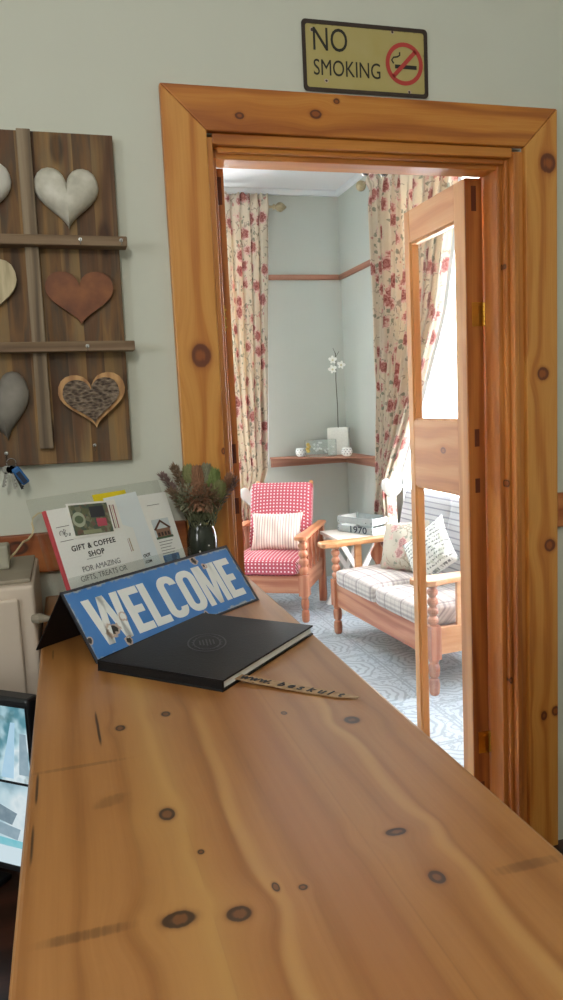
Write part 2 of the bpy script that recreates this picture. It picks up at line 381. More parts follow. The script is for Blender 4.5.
def plaid():
    m = N('plaid_cloth', .9); o = m.xyz()
    def lines(v, k, w): 
        f = m.math('FRACT', m.math('MULTIPLY', v, k)); return m.math('SUBTRACT', 1., m.smooth(m.math('ABSOLUTE', m.math('SUBTRACT', f, .5)), w, w*1.8))
    y = o[1]; v = m.math('ADD', m.math('MULTIPLY', o[0], 1.), m.math('MULTIPLY', o[2], -1.))
    c = m.mix(m.noise(m.co(), 8, 2), 'dcd4ce', 'c9c0bb')
    c = m.mix(m.math('MULTIPLY', lines(y, 5.2, .03), .5), c, '66585e')
    c = m.mix(m.math('MULTIPLY', lines(y, 21., .08), .22), c, '857a80')
    c = m.mix(m.math('MULTIPLY', lines(v, 13., .07), .4), c, '66585e')
    c = m.mix(m.math('MULTIPLY', lines(v, 30., .14), .3), c, '776c72')
    m.color(c); m.bump(m.noise(m.co(), 400, 1), .15, .001); return m.m
M['plaid'] = plaid()
def script_cloth():
    m = N('script_print_cloth', .9); o = m.xyz()
    row = m.math('FRACT', m.math('MULTIPLY', o[1], 38.))
    ln = m.math('SUBTRACT', 1., m.smooth(m.math('ABSOLUTE', m.math('SUBTRACT', row, .5)), .12, .28))
    hw = m.smooth(m.noise(m.vec(m.math('MULTIPLY', o[0], 110.), m.math('MULTIPLY', o[1], 8.), m.math('MULTIPLY', o[1], 60.)), 1., 3), .48, .54)
    c = m.mix(m.math('MULTIPLY', m.math('MULTIPLY', ln, hw), .9), 'eceeea', '5a5e62')
    g = m.math('MULTIPLY', m.smooth(m.noise(m.co(), 13, 2), .58, .64), .5)
    c = m.mix(g, c, 'a9b09c')
    m.color(c); return m.m
M['script'] = script_cloth()
def floor_mat():
    m = N('patterned_lounge_floor', .45); o = m.xyz(); k = 2.3
    w = m.noise(m.co(), 5, 2)
    x = m.math('SUBTRACT', m.math('FRACT', m.math('MULTIPLY', o[0], k)), .5); y = m.math('SUBTRACT', m.math('FRACT', m.math('MULTIPLY', o[1], k)), .5)
    r = m.math('SQRT', m.math('ADD', m.math('MULTIPLY', x, x), m.math('MULTIPLY', y, y)))
    g = m.math('MAXIMUM', m.math('ABSOLUTE', x), m.math('ABSOLUTE', y))
    ang = m.math('ARCTAN2', y, x)
    petal = m.math('MULTIPLY', m.math('SINE', m.math('MULTIPLY', ang, 8.)), .9)
    s1 = m.math('SINE', m.math('ADD', m.math('MULTIPLY', r, 62.), m.math('ADD', petal, m.math('MULTIPLY', w, 9.))))
    curl = m.math('SINE', m.math('ADD', m.math('MULTIPLY', m.noise(m.co(), 11, 2), 42.), 0.))
    f = m.math('MAXIMUM', m.math('MULTIPLY', m.smooth(s1, .1, .8), m.math('LESS_THAN', r, .38)), m.math('MULTIPLY', m.smooth(curl, .35, .9), m.math('GREATER_THAN', r, .36)))
    bd = m.smooth(m.math('ABSOLUTE', m.math('SUBTRACT', g, .475)), .020, .008)
    f = m.math('MAXIMUM', f, bd)
    c = m.mix(m.math('MULTIPLY', f, .6), 'c0ccd6', '8292a0')
    m.color(c); m.bump(f, .15, .002); return m.m
M['floor'] = floor_mat()
def worn(name, base, chips, edge, u0, u1, v0, v1, chipspots=(), amt=.5):
    """painted tin: chipped, rusty towards its rim; object-space x,z of the plate = u,v"""
    m = N(name, .38); o = m.xyz(); n = m.noise(m.co(), 45, 4, .65)
    u = o[0]; v = o[1]
    du = m.math('MINIMUM', m.math('SUBTRACT', u, u0), m.math('SUBTRACT', u1, u)); dv = m.math('MINIMUM', m.math('SUBTRACT', v, v0), m.math('SUBTRACT', v1, v))
    d = m.math('ADD', m.math('MINIMUM', du, dv), m.math('MULTIPLY', m.math('SUBTRACT', n, .5), .03))
    c = m.mix(m.math('MULTIPLY', m.noise(m.co(), 12, 3), .10), base, 'ffffff')
    c = m.mix(m.math('SUBTRACT', 1., m.smooth(d, .004, .010)), c, chips)
    c = m.mix(m.math('SUBTRACT', 1., m.smooth(d, -.001, .003)), c, edge)
    for (a, b, r) in chipspots:
        dd = m.math('SQRT', m.math('ADD', m.math('POWER', m.math('ABSOLUTE', m.math('SUBTRACT', u, a)), 2.), m.math('POWER', m.math('ABSOLUTE', m.math('SUBTRACT', v, b)), 2.)))
        dd = m.math('ADD', dd, m.math('MULTIPLY', m.math('SUBTRACT', n, .5), r*2.6))
        c = m.mix(m.math('SUBTRACT', 1., m.smooth(dd, r*.9, r*1.1)), c, 'b9a79a')
        c = m.mix(m.math('SUBTRACT', 1., m.smooth(dd, r*.5, r*.75)), c, edge)
    m.color(c); return m.m
CH = [(.075, .055, .016), (.115, .075, .010), (.10, .02, .010), (.40, .150, .012), (.425, .13, .008), (.345, .012, .010), (.01, .05, .008)]
M['bluesign'] = worn('blue_enamel', '026cb8', '9fa6ab', '2a2624', 0, .54, 0, .166, CH)
M['whitesign'] = worn('white_enamel_letters', 'dfe3e2', 'dfe3e2', 'dfe3e2', -9, 9, -9, 9, CH)
M['nosmoke'] = worn('olive_tin', 'a89a55', '8c7c48', '3a2a22', 0, .39, 0, .19, [(.03, .165, .006), (.07, .03, .006), (.28, .178, .005), (.33, .015, .006)])
M['signback'] = plain('dark_tin', '101016', .55, spec=.3)

# ------------------------------------------------------------------ room shell
CE = 3.41; YF = 2.2; YB = 2.37; XR = 2.46; YL = 6.5
def struct(mb, name, mat, label=None, bevel=0):
    o = mb.build(name, mat, bevel=bevel); o['kind'] = 'structure'; 
    if label: o['label'] = label
    return o
OX0, OX1, OZ = .432, 1.450, 2.355           # wall opening
w = MB(); w.box(-2.5, OX0, YF, YB-.04, 0, CE).box(OX1, XR, YF, YB-.04, 0, CE).box(OX0, OX1, YF, YB-.04, OZ, CE)
struct(w, 'wall_front', M['wall_front'], 'greige wall around the pine doorway')
w = MB(); w.box(-.6, OX0, YB-.04, YB, 0, CE).box(OX1, XR, YB-.04, YB, 0, CE).box(OX0, OX1, YB-.04, YB, OZ, CE)
struct(w, 'wall_divider', M['wall_lounge'])
# lounge back wall with window, right wall with window
BW = (.55, 1.60, .55, 3.05); RW = (3.05, 5.25, .42, 3.05)
w = MB(); w.box(-.6, BW[0], YL, YL+.25, 0, CE).box(BW[1], XR+.25, YL, YL+.25, 0, CE).box(BW[0], BW[1], YL, YL+.25, 0, BW[2]).box(BW[0], BW[1], YL, YL+.25, BW[3], CE)
struct(w, 'wall_back', M['wall_lounge'], 'grey lounge wall with the left window and corner shelf')
w = MB(); w.box(XR, XR+.25, YB, RW[0], 0, CE).box(XR, XR+.25, RW[1], YL, 0, CE).box(XR, XR+.25, RW[0], RW[1], 0, RW[2]).box(XR, XR+.25, RW[0], RW[1], RW[3], CE)
struct(w, 'wall_right', M['wall_lounge'], 'grey lounge wall behind the settee')
struct(MB().box(-.85, -.6, YF+.13, YL+.25, 0, CE), 'wall_left', M['wall_lounge'])
struct(MB().box(-.85, XR+.25, YB-.17, YL+.25, -.1, 0), 'floor', M['floor'], 'blue grey and white scroll patterned lounge floor')
struct(MB().box(-2.5, XR+.25, -2.3, YL+.25, CE, CE+.1), 'ceiling', M['ceiling'])
struct(MB().box(-2.5, XR+.25, -2.3, YF, -.1, 0), 'floor', M['desk'])
# reception side room
FW = (-1.0, -.3, 1.5, 2.5)  # unseen window opening, added and sized to light the reception
w = MB(); w.box(-2.7, -2.5, -2.3, FW[0], 0, CE).box(-2.7, -2.5, FW[1], YF+.13, 0, CE).box(-2.7, -2.5, FW[0], FW[1], 0, FW[2]).box(-2.7, -2.5, FW[0], FW[1], FW[3], CE)
struct(w, 'wall_reception_left', M['wall_front'])
struct(MB().box(XR, XR+.2, -2.3, YF+.17, 0, CE), 'wall_reception_right', M['wall_front'])
struct(MB().box(-2.7, XR+.2, -2.5, -2.3, 0, CE), 'wall_reception_back', M['wall_front'])
# cove strips in the lounge
w = MB(); w.box(-.6, XR, YL-.03, YL, CE-.05, CE).box(XR-.03, XR, YB, YL-.03, CE-.05, CE)
struct(w, 'trim_1', M['ceiling'], bevel=.008)
# windows
def window(name, label, x0, x1, z0, z1, mx, nx=2, nz=2):
    r = thing(name, label, None, kind='structure')
    f = MB(); t = .05
    f.box(x0, x0+t, 0, .06, z0, z1, mx).box(x1-t, x1, 0, .06, z0, z1, mx).box(x0, x1, 0, .06, z0, z0+t, mx).box(x0, x1, 0, .06, z1-t, z1, mx)
    for i in range(1, nx): xx = x0+(x1-x0)*i/nx; f.box(xx-.02, xx+.02, .01, .05, z0, z1, mx)
    for i in range(1, nz): zz = z0+(z1-z0)*i/nz; f.box(x0, x1, .01, .05, zz-.02, zz+.02, mx)
    f.build('window_frame', M['white'], r)
    MB().box(x0+.01, x1-.01, .028, .034, z0+.01, z1-.01, mx).build('pane', M['glass'], r)
    return r
window('window_1', 'white framed window behind the left floral curtain', BW[0], BW[1], BW[2], BW[3], T(0, YL+.12, 0))
window('window_2', 'bright white framed window behind the settee', RW[0], RW[1], RW[2], RW[3], Matrix(((0, 1, 0, XR+.12), (1, 0, 0, 0), (0, 0, 1, 0), (0, 0, 0, 1))), 3, 2)
window('added_window', 'unseen reception window added for side light', FW[0], FW[1], FW[2], FW[3], Matrix(((0, -1, 0, -2.58), (1, 0, 0, 0), (0, 0, 1, 0), (0, 0, 0, 1))), 3, 2)

# ------------------------------------------------------------------ doorway casing
d1 = thing('door_1', 'wide knotty pine door casing around the open doorway', None, kind='structure')
AL, AR, AT = .322, 1.567, 2.475; IL, IR, IT = .445, 1.451, 2.357
# casing boards, mitred, with a sunk bead along the inner edge
def casing(pts, nm, mat):
    return MB().prism(pts, 0, .026, Matrix(((1, 0, 0, 0), (0, 0, -1, YF), (0, 1, 0, 0), (0, 0, 0, 1)))).build(nm, mat, d1, bevel=.004)
casing([(AL, 0), (IL, 0), (IL, IT), (AL, AT)], 'side_casing', M['pine_v'])
casing([(IR, 0), (AR, 0), (AR, AT), (IR, IT)], 'side_casing', M['pine_v'])
casing([(AL, AT), (IL, IT), (IR, IT), (AR, AT)], 'head_casing', M['pine_h'])
def lining(x0, x1, xs0, xs1, nm):
    l = MB(); l.box(x0, x1, YF-.012, YB+.02, 0, 2.345)
    l.build(nm, M['pine_v2'], d1, bevel=.003)
lining(OX0-.001, .462, 0, 0, 'side_lining'); lining(1.413, OX1+.001, 0, 0, 'side_lining')
MB().box(.462, 1.413, YF-.012, YB+.004, 2.327, OZ+.001).build('head_lining', M['pine_h'], d1, bevel=.003)
MB().box(.462, .478, YF+.03, YF+.115, 0, 2.327).build('door_stop', M['pine_v2'], d1, bevel=.003)
MB().box(1.385, 1.413, YF+.03, YF+.115, 0, 2.327).box(1.400, 1.413, YF+.008, YF+.03, 0, 2.327).box(1.413, 1.432, YF-.02, YF-.005, 0, 2.340).build('door_stop', M['pine_v2'], d1, bevel=.004)
MB().box(.478, 1.385, YF+.03, YF+.115, 2.300, 2.327).box(.478, 1.398, YF+.008, YF+.03, 2.313, 2.327).build('door_stop', M['pine_h'], d1, bevel=.004)
for cx in (.98, 1.045):                        # roller catches under the head
    c = MB(); c.box(cx-.018, cx+.018, YF+.122, YF+.150, 2.318, 2.327).lathe([(.008, -.018), (.012, -.012), (.012, -.004), (.008, 0)], 10, T(cx, YF+.135, 2.318))
    c.build('roller_catch', M['chrome'], d1, smooth=False)
MB().box(AL, OX0, YB, YB+.02, 0, AT).box(OX1, AR, YB, YB+.02, 0, AT).box(OX0, OX1, YB, YB+.02, OZ, AT).build('lounge_casing', M['pine_v2'], d1, bevel=.004)

# dado strips left and right of the casing
struct(MB().box(-2.4, AL-.002, YF-.022, YF, 1.165, 1.275), 'trim_2', M['dado'], 'brown wooden rail along the wall left of the doorway', .004)
struct(MB().box(AR+.002, XR, YF-.022, YF, 1.142, 1.257), 'trim_3', M['dado'], 'brown wooden rail right of the doorway', .004)
# lounge picture rails
struct(MB().box(-.6, XR-.022, YL-.02, YL, 2.655, 2.70), 'trim_4', M['rail'], 'thin wooden picture rail on the lounge back wall', .003)
struct(MB().box(XR-.02, XR, 5.2, YL, 2.655, 2.70).box(XR-.02, XR, YB, 3.0, 2.655, 2.70), 'trim_5', M['rail_y'], 'thin wooden picture rail on the lounge right wall', .003)

# ------------------------------------------------------------------ door leaves (open into the lounge)
def leaf(name, label, x0, x1, hinge_side):
    r = thing(name, label, None, kind='structure')
    y0, y1, z0, z1 = YB-.032, YB-.032+.462, .02, 2.305
    st = .058
    MB().box(x0, x1, y0, y0+st+.014, z0, z1).build('stile', M['pine_leaf'], r, bevel=.003)
    xt = x0+.040
    MB().box(x0, xt, y1-.042, y1, z0, z1).build('stile', M['pine_leaf'], r, bevel=.003)
    ya, yb = y0+st+.014, y1-.042
    for nm, za, zb in (('top_rail', 2.185, z1), ('middle_rail', 1.250, 1.508), ('bottom_rail', z0, .15)):
        MB().box(x0+.001, xt-.001, ya, yb, za, zb).build(nm, M['pine_leaf_h'], r, bevel=.002)
    xm = x0+.020
    for za, zb in ((1.508, 2.185), (.15, 1.250)):
        MB().box(xm-.003, xm+.003, ya-.004, yb+.004, za-.004, zb+.004).build('glass_pane', M['glass'], r)
        MB().box(xm-.013, xm+.013, ya, ya+.008, za, zb).box(xm-.013, xm+.013, yb-.008, yb, za, zb).box(xm-.013, xm+.013, ya, yb, za, za+.008).box(xm-.013, xm+.013, ya, yb, zb-.008, zb).build('glazing_bead', M['pine_leaf'], r)
    # hinge-side edge: darker, with through tenons
    MB().box(x0+.001, x1-.001, y0-.004, y0, z0, z1).build('edge_strip', M['pine_edge'], r)
    for za, zb in ((2.20, 2.28), (1.42, 1.48), (1.26, 1.31), (.1, .2)):
        xm = (x0+x1)/2; MB().box(xm-.009, xm+.009, y0-.0055, y0-.004, za, zb).build('tenon_end', M['tenon'], r)
    hx = x1 if hinge_side > 0 else x0
    for hz in (1.865, .35):
        h = MB(); h.box(hx-.044, hx+.006, y0-.006, y0-.003, hz-.04, hz+.04) if hinge_side > 0 else h.box(hx-.006, hx+.016, y0-.006, y0-.003, hz-.04, hz+.04)
        for k in range(5): h.lathe([(.0045, 0), (.0055, .002), (.0055, .013), (.0045, .0145)], 10, T(hx+.001*hinge_side, y0-.008, hz-.038+k*.0155))
        for dz in (-.026, 0, .026): h.lathe([(.003, 0), (.003, .002)], 8, T(hx-.018*hinge_side, y0-.006, hz+dz) @ RX(R(90)))
        h.build('hinge', M['brass'], r)
    return r
M['tenon'] = plain('end_grain', '5e2a12', .6, var=.2, scale=300)
leaf('door_2', 'open glazed pine door leaf on the right of the doorway', 1.328, 1.392, 1)
leaf('door_3', 'narrow edge of the left pine door leaf standing open', .486, .521, -1)

# ------------------------------------------------------------------ counter
ct = thing('reception_counter', 'long orange knotty pine counter in the foreground', 'counter', (0, 0, 0))
CX0, CX1, CY0, CY1, CZ = -.087, .487, -.6, 2.172, 1.1
MB().box(CX0, CX1, CY0, CY1, CZ-.035, CZ).build('worktop', M['counter'], ct, bevel=.007, seg=3)
MB().box(CX0+.02, CX0+.045, CY0+.04, CY1-.01, 0, CZ-.035).build('side_panel', M['desk'], ct, bevel=.003)
MB().box(CX1-.045, CX1-.02, CY0+.04, CY1-.01, 0, CZ-.035).build('side_panel', M['pine_leaf'], ct, bevel=.003)
MB().box(CX0+.045, CX1-.045, CY1-.04, CY1-.012, 0, CZ-.035).build('end_panel', M['desk'], ct)
MB().box(CX0+.045, CX1-.045, CY0+.04, CY0+.07, 0, CZ-.035).build('end_panel', M['desk'], ct)

# desk and monitor on the left, lower than the counter
dk = thing('desk', 'dark wooden desk below the left edge of the counter', 'desk')
MB().box(-1.5, -.10, .75, 2.15, .57, .60).build('desktop', M['desk'], dk, bevel=.004)
for x in (-1.46, -.16):
    for y in (.80, 2.10): MB().box(x-.03, x+.03, y-.03, y+.03, 0, .57).build('leg', M['desk'], dk)
def screen_mat(name, seedv, top):
    m = N(name, .3); o = m.xyz()
    v = m.vec(o[0], o[1], m.math('ADD', o[2], seedv))
    n1 = m.noise(v, 14, 3); n2 = m.vor(v, 16, out='Color'); n3 = m.noise(v, 40, 3)
    c = m.ramp(n1, [(.25, '20424e'), (.42, '5f97a6'), (.52, 'bfe0ea'), (.62, 'e6f4f8'), (.75, '7db2c4')] if top else [(.25, '6f98aa'), (.45, 'c4dfe8'), (.6, 'e3f0f4'), (.8, 'a8c8d4')])
    c = m.mix(m.math('MULTIPLY', m.smooth(n3, .55, .7), .4 if top else .1), c, '2f5a50')
    m.color('101010'); m.set(m.b.inputs['Emission Color'], c); m.b.inputs['Emission Strength'].default_value = .85
    return m.m
def emis(name, col, st=.85):
    m = N(name, .3); m.color('101010'); f = m.noise(m.co(), 60, 2); m.set(m.b.inputs['Emission Color'], m.mix(m.math('MULTIPLY', f, .4), col, 'dfeef4')); m.b.inputs['Emission Strength'].default_value = st; return m.m
mon = thing('monitor', 'black computer monitor with camera pictures left of the counter', 'monitor', (-.107, 1.44, .60), R(-39))
# local: x runs right to left negative, screen faces -y
SW, Z0, Z1 = .60, .115, .475
MB().box(-SW, 0, 0, .035, Z0, Z1).build('casing', M['dark'], mon, bevel=.006)
MB().box(-SW+.014, -.004, -.003, 0, Z0+.02, Z1-.014).build('screen', M['dark'], mon)
scr = [c for c in mon.children if c.name.startswith('screen')][0]
zs = Z0+.02; zt = Z1-.016; zm = zs+(zt-zs)*.53
def sq(x0, x1, z0, z1, mat, nm='camera_picture', d=.004):
    return MB().box(x0, x1, -d, -.003, z0, z1).build(nm, mat, scr)
sq(-.30, -.005, zm+.003, zt, screen_mat('camera_picture_garden', 1.3, True)); sq(-.30, -.005, zs, zm-.003, screen_mat('camera_picture_yard', 5.1, False))
sq(-.586, -.304, zm+.003, zt, screen_mat('camera_picture_gate', 9.3, True)); sq(-.586, -.304, zs, zm-.003, screen_mat('camera_picture_road', 3.1, False))
def poly(pts, mat, nm, d=.0055):
    return MB().prism([(p[0], p[1]) for p in pts], 0, .0008, Matrix(((1, 0, 0, 0), (0, 0, -1, -d+.0008), (0, 1, 0, 0), (0, 0, 0, 1)))).build(nm, mat, scr)
EM = {k: emis('screen_'+k, c) for k, c in dict(pale='d8ecf4', grey='7a98a8', slate='4a6a7c', cyan='5fc4d2', post='a8d4ee').items()}
poly([(-.075, zm+.01), (-.045, zm+.01), (-.03, zt-.03), (-.04, zt-.03)], EM['post'], 'gate_post_picture')
poly([(-.03, zm+.02), (-.006, zm+.02), (-.006, zt-.05), (-.02, zt-.05)], EM['grey'], 'wall_picture')
poly([(-.20, zm+.02), (-.09, zm+.015), (-.10, zm+.05), (-.2, zm+.07)], EM['slate'], 'lawn_picture')
poly([(-.13, zs+.10), (-.06, zs+.085), (-.045, zs+.11), (-.12, zs+.135)], EM['slate'], 'parking_shadow_picture')
poly([(-.11, zs+.065), (-.05, zs+.055), (-.04, zs+.078), (-.10, zs+.088)], EM['grey'], 'parking_shadow_picture')
poly([(-.28, zs+.045), (-.006, zs+.038), (-.006, zs+.052), (-.28, zs+.064)], EM['cyan'], 'hedge_picture')
poly([(-.28, zs+.002), (-.006, zs+.002), (-.006, zs+.036), (-.28, zs+.042)], EM['pale'], 'pavement_picture')
MB().box(-.33, -.27, .036, .056, 0, .3).box(-.40, -.20, -.02, .12, 0, .012).build('stand', M['dark'], mon, bevel=.003)

cb = thing('cream_cabinet', 'cream enamelled metal cabinet behind the monitor', 'cabinet', (0, 0, .60))
MB().box(-.34, -.093, 1.75, 2.10, 0, .625).build('body', M['cream_metal'], cb, bevel=.008, seg=3)
MB().box(-.33, -.127, 1.738, 1.75, .02, .600).build('door', M['cream_metal'], cb, bevel=.006, seg=3)
MB().box(-.325, -.1, 1.78, 2.08, .625, .635).build('lid_rim', M['cream_edge'], cb, bevel=.003)
MB().tube([(-.100, 1.735, .572), (-.085, 1.728, .573), (-.060, 1.725, .570)], [.009, .012, .004], 10, T(0, 0, -.02)).build('latch', M['cream_edge'], cb)
ad = thing('power_adapter', 'grey power adapter on the cream cabinet', 'adapter', (-.20, 1.94, 1.235))
MB().box(-.06, .048, -.03, .03, 0, .058).build('case', M['grey_plastic'], ad, bevel=.005)
MB().tube([(.046, 0, .02), (.060, .05, .028), (.072, .16, .033), (.083, .20, .032), (.094, .222, .042), (.098, .226, .058), (.095, .225, .072), (.100, .226, .088), (.114, .226, .098), (.14, .226, .1), (.2, .22, .098), (.3, .20, .02), (.33, .17, -.10)], .0028, 6).build('cable', M['cream_cable'], ad)

# ------------------------------------------------------------------ WELCOME sign
W0 = Vector((.026, 1.521, CZ)); U = Vector((.776, .630, 0)).normalized(); Nn = Vector((-U.y, U.x, 0))
ang = math.atan2(U.y, U.x)
ws = thing('welcome_sign', 'blue and white folded tin sign reading WELCOME on the counter', 'sign', W0, ang)
SL, HB, HT = .54, .097, .135; wl = math.hypot(HB, HT); th = math.atan2(HT, HB)
face = RX(th)                          # local: x along, y up the slope, z outward normal
MB().box(0, SL, 0, wl, -.003, 0, face).build('back_plate', M['signback'], ws, bevel=.001)
MB().box(.002, SL-.002, .002, wl-.002, 0, .0012).build('blue_face', M['bluesign'], ws).matrix_local = face
MB().box(0, SL, 0, wl, -.003, 0, T(0, HB, HT) @ RX(-th)).build('rear_plate', M['signback'], ws, bevel=.001)
rim = MB(); 
for a in ((0, SL, 0, .005), (0, SL, wl-.005, wl), (0, .005, 0, wl), (SL-.005, SL, 0, wl)): rim.box(a[0], a[1], a[2], a[3], .0005, .003)
rim.build('rolled_rim', plain('worn_rim', '3a3c44', .4, .3, var=.5, scale=80), ws, bevel=.001).matrix_local = face
# heavy condensed capitals
def rr(cx, cy, hw, hh, r, n=5):
    pts = []
    for sx, sy, a0 in ((1, 1, 0), (-1, 1, 90), (-1, -1, 180), (1, -1, 270)):
        for k in range(n+1):
            a = R(a0+90*k/n); pts.append((cx+sx*(hw-r)+r*math.cos(a), cy+sy*(hh-r)+r*math.sin(a)))
    return pts
def glyph(mb, ch, x, w, h, t, y=0, z0=0, z1=.001):
    P = lambda *a: mb.prism([(x+p[0]*w, y+p[1]*h) for p in a], z0, z1)
    tx = t/w; ty = t*.82/h
    if ch == 'E':
        P((0, 0), (tx, 0), (tx, 1), (0, 1)); P((tx, 0), (1, 0), (1, ty), (tx, ty)); P((tx, 1-ty), (1, 1-ty), (1, 1), (tx, 1)); P((tx, .5-ty/2), (.88, .5-ty/2), (.88, .5+ty/2), (tx, .5+ty/2))
    elif ch == 'L':
        P((0, 0), (tx, 0), (tx, 1), (0, 1)); P((tx, 0), (1, 0), (1, ty), (tx, ty))
    elif ch == 'W':
        a = tx*.92
        P((0, 1), (a, 1), (.24+a*.42, 0), (.24-a*.42, 0)); P((.24-a*.42+.0, 0), (.24+a*.42, 0), (.5+a*.42, 1), (.5-a*.42, 1))
        P((.5-a*.42, 1), (.5+a*.42, 1), (.76+a*.42, 0), (.76-a*.42, 0)); P((.76-a*.42, 0), (.76+a*.42, 0), (1, 1), (1-a, 1))
    elif ch == 'M':
        P((0, 0), (tx*.85, 0), (tx*.85, 1), (0, 1)); P((1-tx*.85, 0), (1, 0), (1, 1), (1-tx*.85, 1))
        P((tx*.4, 1), (tx*1.25, 1), (.5+tx*.3, 0), (.5-tx*.3, 0)); P((1-tx*1.25, 1), (1-tx*.4, 1), (.5+tx*.3, 0), (.5-tx*.3, 0))
    elif ch in 'OC':
        o = rr(x+w/2, y+h/2, w/2, h/2, w*.42); i = rr(x+w/2, y+h/2, w/2-t, h/2-t*.8, (w/2-t)*.9)
        if ch == 'O': mb.ring(o, i, z0, z1)
        else:
            n = len(o); vs = [(p[0], p[1], z) for z in (z0, z1) for p in o+i]
            fs = []
            for k in range(n):
                j = (k+1) % n
                mid = ((o[k][0]+o[j][0])/2, (o[k][1]+o[j][1])/2)
                if mid[0] > x+w*.9 and y+h*.36 < mid[1] < y+h*.64: continue
                fs += [(k, n+k, n+j, j), (2*n+k, 2*n+j, 3*n+j, 3*n+k), (k, j, 2*n+j, 2*n+k), (n+k, 3*n+k, 3*n+j, n+j)]
            mb._add(vs, fs)
lt = MB(); xx = .034; hh = .108
for ch, wd in (('W', .098), ('E', .052), ('L', .050), ('C', .060), ('O', .062), ('M', .080), ('E', .052)):
    glyph(lt, ch, xx, wd, hh, .0215 if ch not in 'WM' else .0225, .027, .0012, .0020); xx += wd+.0040
o = lt.build('lettering', M['whitesign'], ws); o.matrix_local = face

# ------------------------------------------------------------------ brochure holder and brochures
HO = Vector((.012, 1.795, CZ)); lean = R(20)
hm = T(*HO) @ RZ(ang) @ RX(R(90)-lean)   # local x along, y up the lean, z towards the viewer
bh = thing('brochure_holder', 'clear acrylic brochure holder behind the welcome sign', 'brochure holder', HO, ang)
loc = RX(R(90)-lean)
MB().box(-.05, .385, 0, .325, -.004, -.001, loc).box(-.03, .385, .026, .12, .030, .033, loc).build('acrylic_sheet', M['acrylic'], bh, bevel=.001)
MB().box(-.03, .385, .0, .05, .0005, .024).build('foot', M['acrylic'], bh)
def leaflet(name, label, x0, x1, y0, y1, z, rot=0, mat=None, thick=.003, group=None):
    o = thing(name, label, 'leaflet', group=group); o.matrix_world = hm @ T(x0, y0+.026, z) @ RZ(R(rot))
    MB().box(0, x1-x0, 0, y1-y0, 0, thick).build('sheet', mat or M['paper'], o); return o, x1-x0, y1-y0, thick
def sheet_of(o): return o.children[0] if o.children else o
def patch(o, a, b, c, d, t, mat, nm):
    return MB().box(a, b, c, d, t, t+.0006).build(nm, mat, sheet_of(o))
def tx(o, s, x, y, size, t, nm='printed_text', mat=None, **k):
    return text_mesh(s, size, T(x, y, t+.0004), nm, mat or M['ink'], sheet_of(o), depth=.0002, **k)
def photo(name, a, b, c, d, sc=60):
    m = N(name, .4); f = m.vor(m.co(), sc, out='Color'); s_ = m.n.new('ShaderNodeSeparateColor'); m.t.links.new(f, s_.inputs[0])
    n = m.noise(m.co(), sc*.6, 3)
    m.color(m.mix(m.math('MULTIPLY', n, .7), m.ramp(s_.outputs[0], [(0, a), (.35, b), (.6, c), (.85, d)], 'CONSTANT'), b)); return m.m
# back layer
lf, lw, lh, lt_ = leaflet('leaflet', 'bright yellow leaflet standing behind the others', .140, .250, .10, .285, .001, 0, plain('yellow_card', 'e0cc1c', .6))
tx(lf, 'INFORMATION GUIDE', .006, .160, .0085, lt_, sx=.9, mat=plain('brown_print', '7a6a10', .7)); patch(lf, .004, .096, .150, .153, lt_, plain('dark_yellow', 'b09a10'), 'printed_rule')
patch(lf, .06, .10, .125, .143, lt_, plain('dark_brown_print', '4a3a22'), 'printed_photo')
lf, lw, lh, lt_ = leaflet('leaflet', 'tall white leaflet with a picture of a gabled house', .275, .382, .005, .262, .006, -1)
c = patch(lf, .022, .085, .130, .185, lt_, plain('sky_print', 'c9d4da'), 'house_photo')
hb = MB(); hb.box(.028, .080, .135, .158, lt_+.0006, lt_+.0009); hb.build('house_picture', plain('house_wall_print', '8a6a58'), lf)
hb = MB(); hb.prism([(.022, .158), (.052, .183), (.085, .158), (.080, .154), (.052, .176), (.027, .154)], lt_+.0008, lt_+.0012); hb.build('roof_picture', plain('roof_print', '5a3c30'), lf)
hb = MB(); [hb.box(.032+k*.012, .039+k*.012, .138, .148, lt_+.0009, lt_+.0012) for k in range(4)]; hb.build('window_picture', plain('dark_window_print', '3a2c2a'), lf)
patch(lf, .022, .085, .130, .136, lt_+.0006, plain('hedge_print', '46604a'), 'hedge_picture')
patch(lf, .025, .085, .055, .085, lt_, photo('blue_house_photo', '35659e', '4f7fb4', '6a92b8', '27466a'), 'blue_photo')
for k in range(5): patch(lf, .026, .078-.006*(k % 3), .121-.008*k, .1225-.008*k, lt_, M['greyink'], 'text_line')
patch(lf, .024, .070, .225, .2265, lt_, M['greyink'], 'text_line')
lf, lw, lh, lt_ = leaflet('leaflet', 'pale blue leaflet with striped edges, beside the gabled house leaflet', .172, .285, .005, .270, .010, 2, photo('pale_blue_print', 'e6eaec', 'dde8ee', 'eaece8', 'e2eaf0', 4))
for k, (cc, ww) in enumerate((('7a3a44', .004), ('c9b9a0', .003), ('9a4a50', .002))): patch(lf, .006+.008*k, .006+.008*k+ww, .185, .252, lt_, plain('print_strip_%d' % k, cc), 'printed_stripe')
for k, (cc, ww) in enumerate((('4a3a44', .018), ('8a4a50', .004), ('b0a08a', .003))): patch(lf, .004+(.022+.008*(k-1) if k else 0), .004+(.022+.008*(k-1) if k else 0)+ww, .115, .150, lt_, plain('print_block_%d' % k, cc), 'printed_block')
tx(lf, 'OUT', .062, .090, .012, lt_, bold=.0003); tx(lf, '.COM', .060, .074, .010, lt_, bold=.0003)
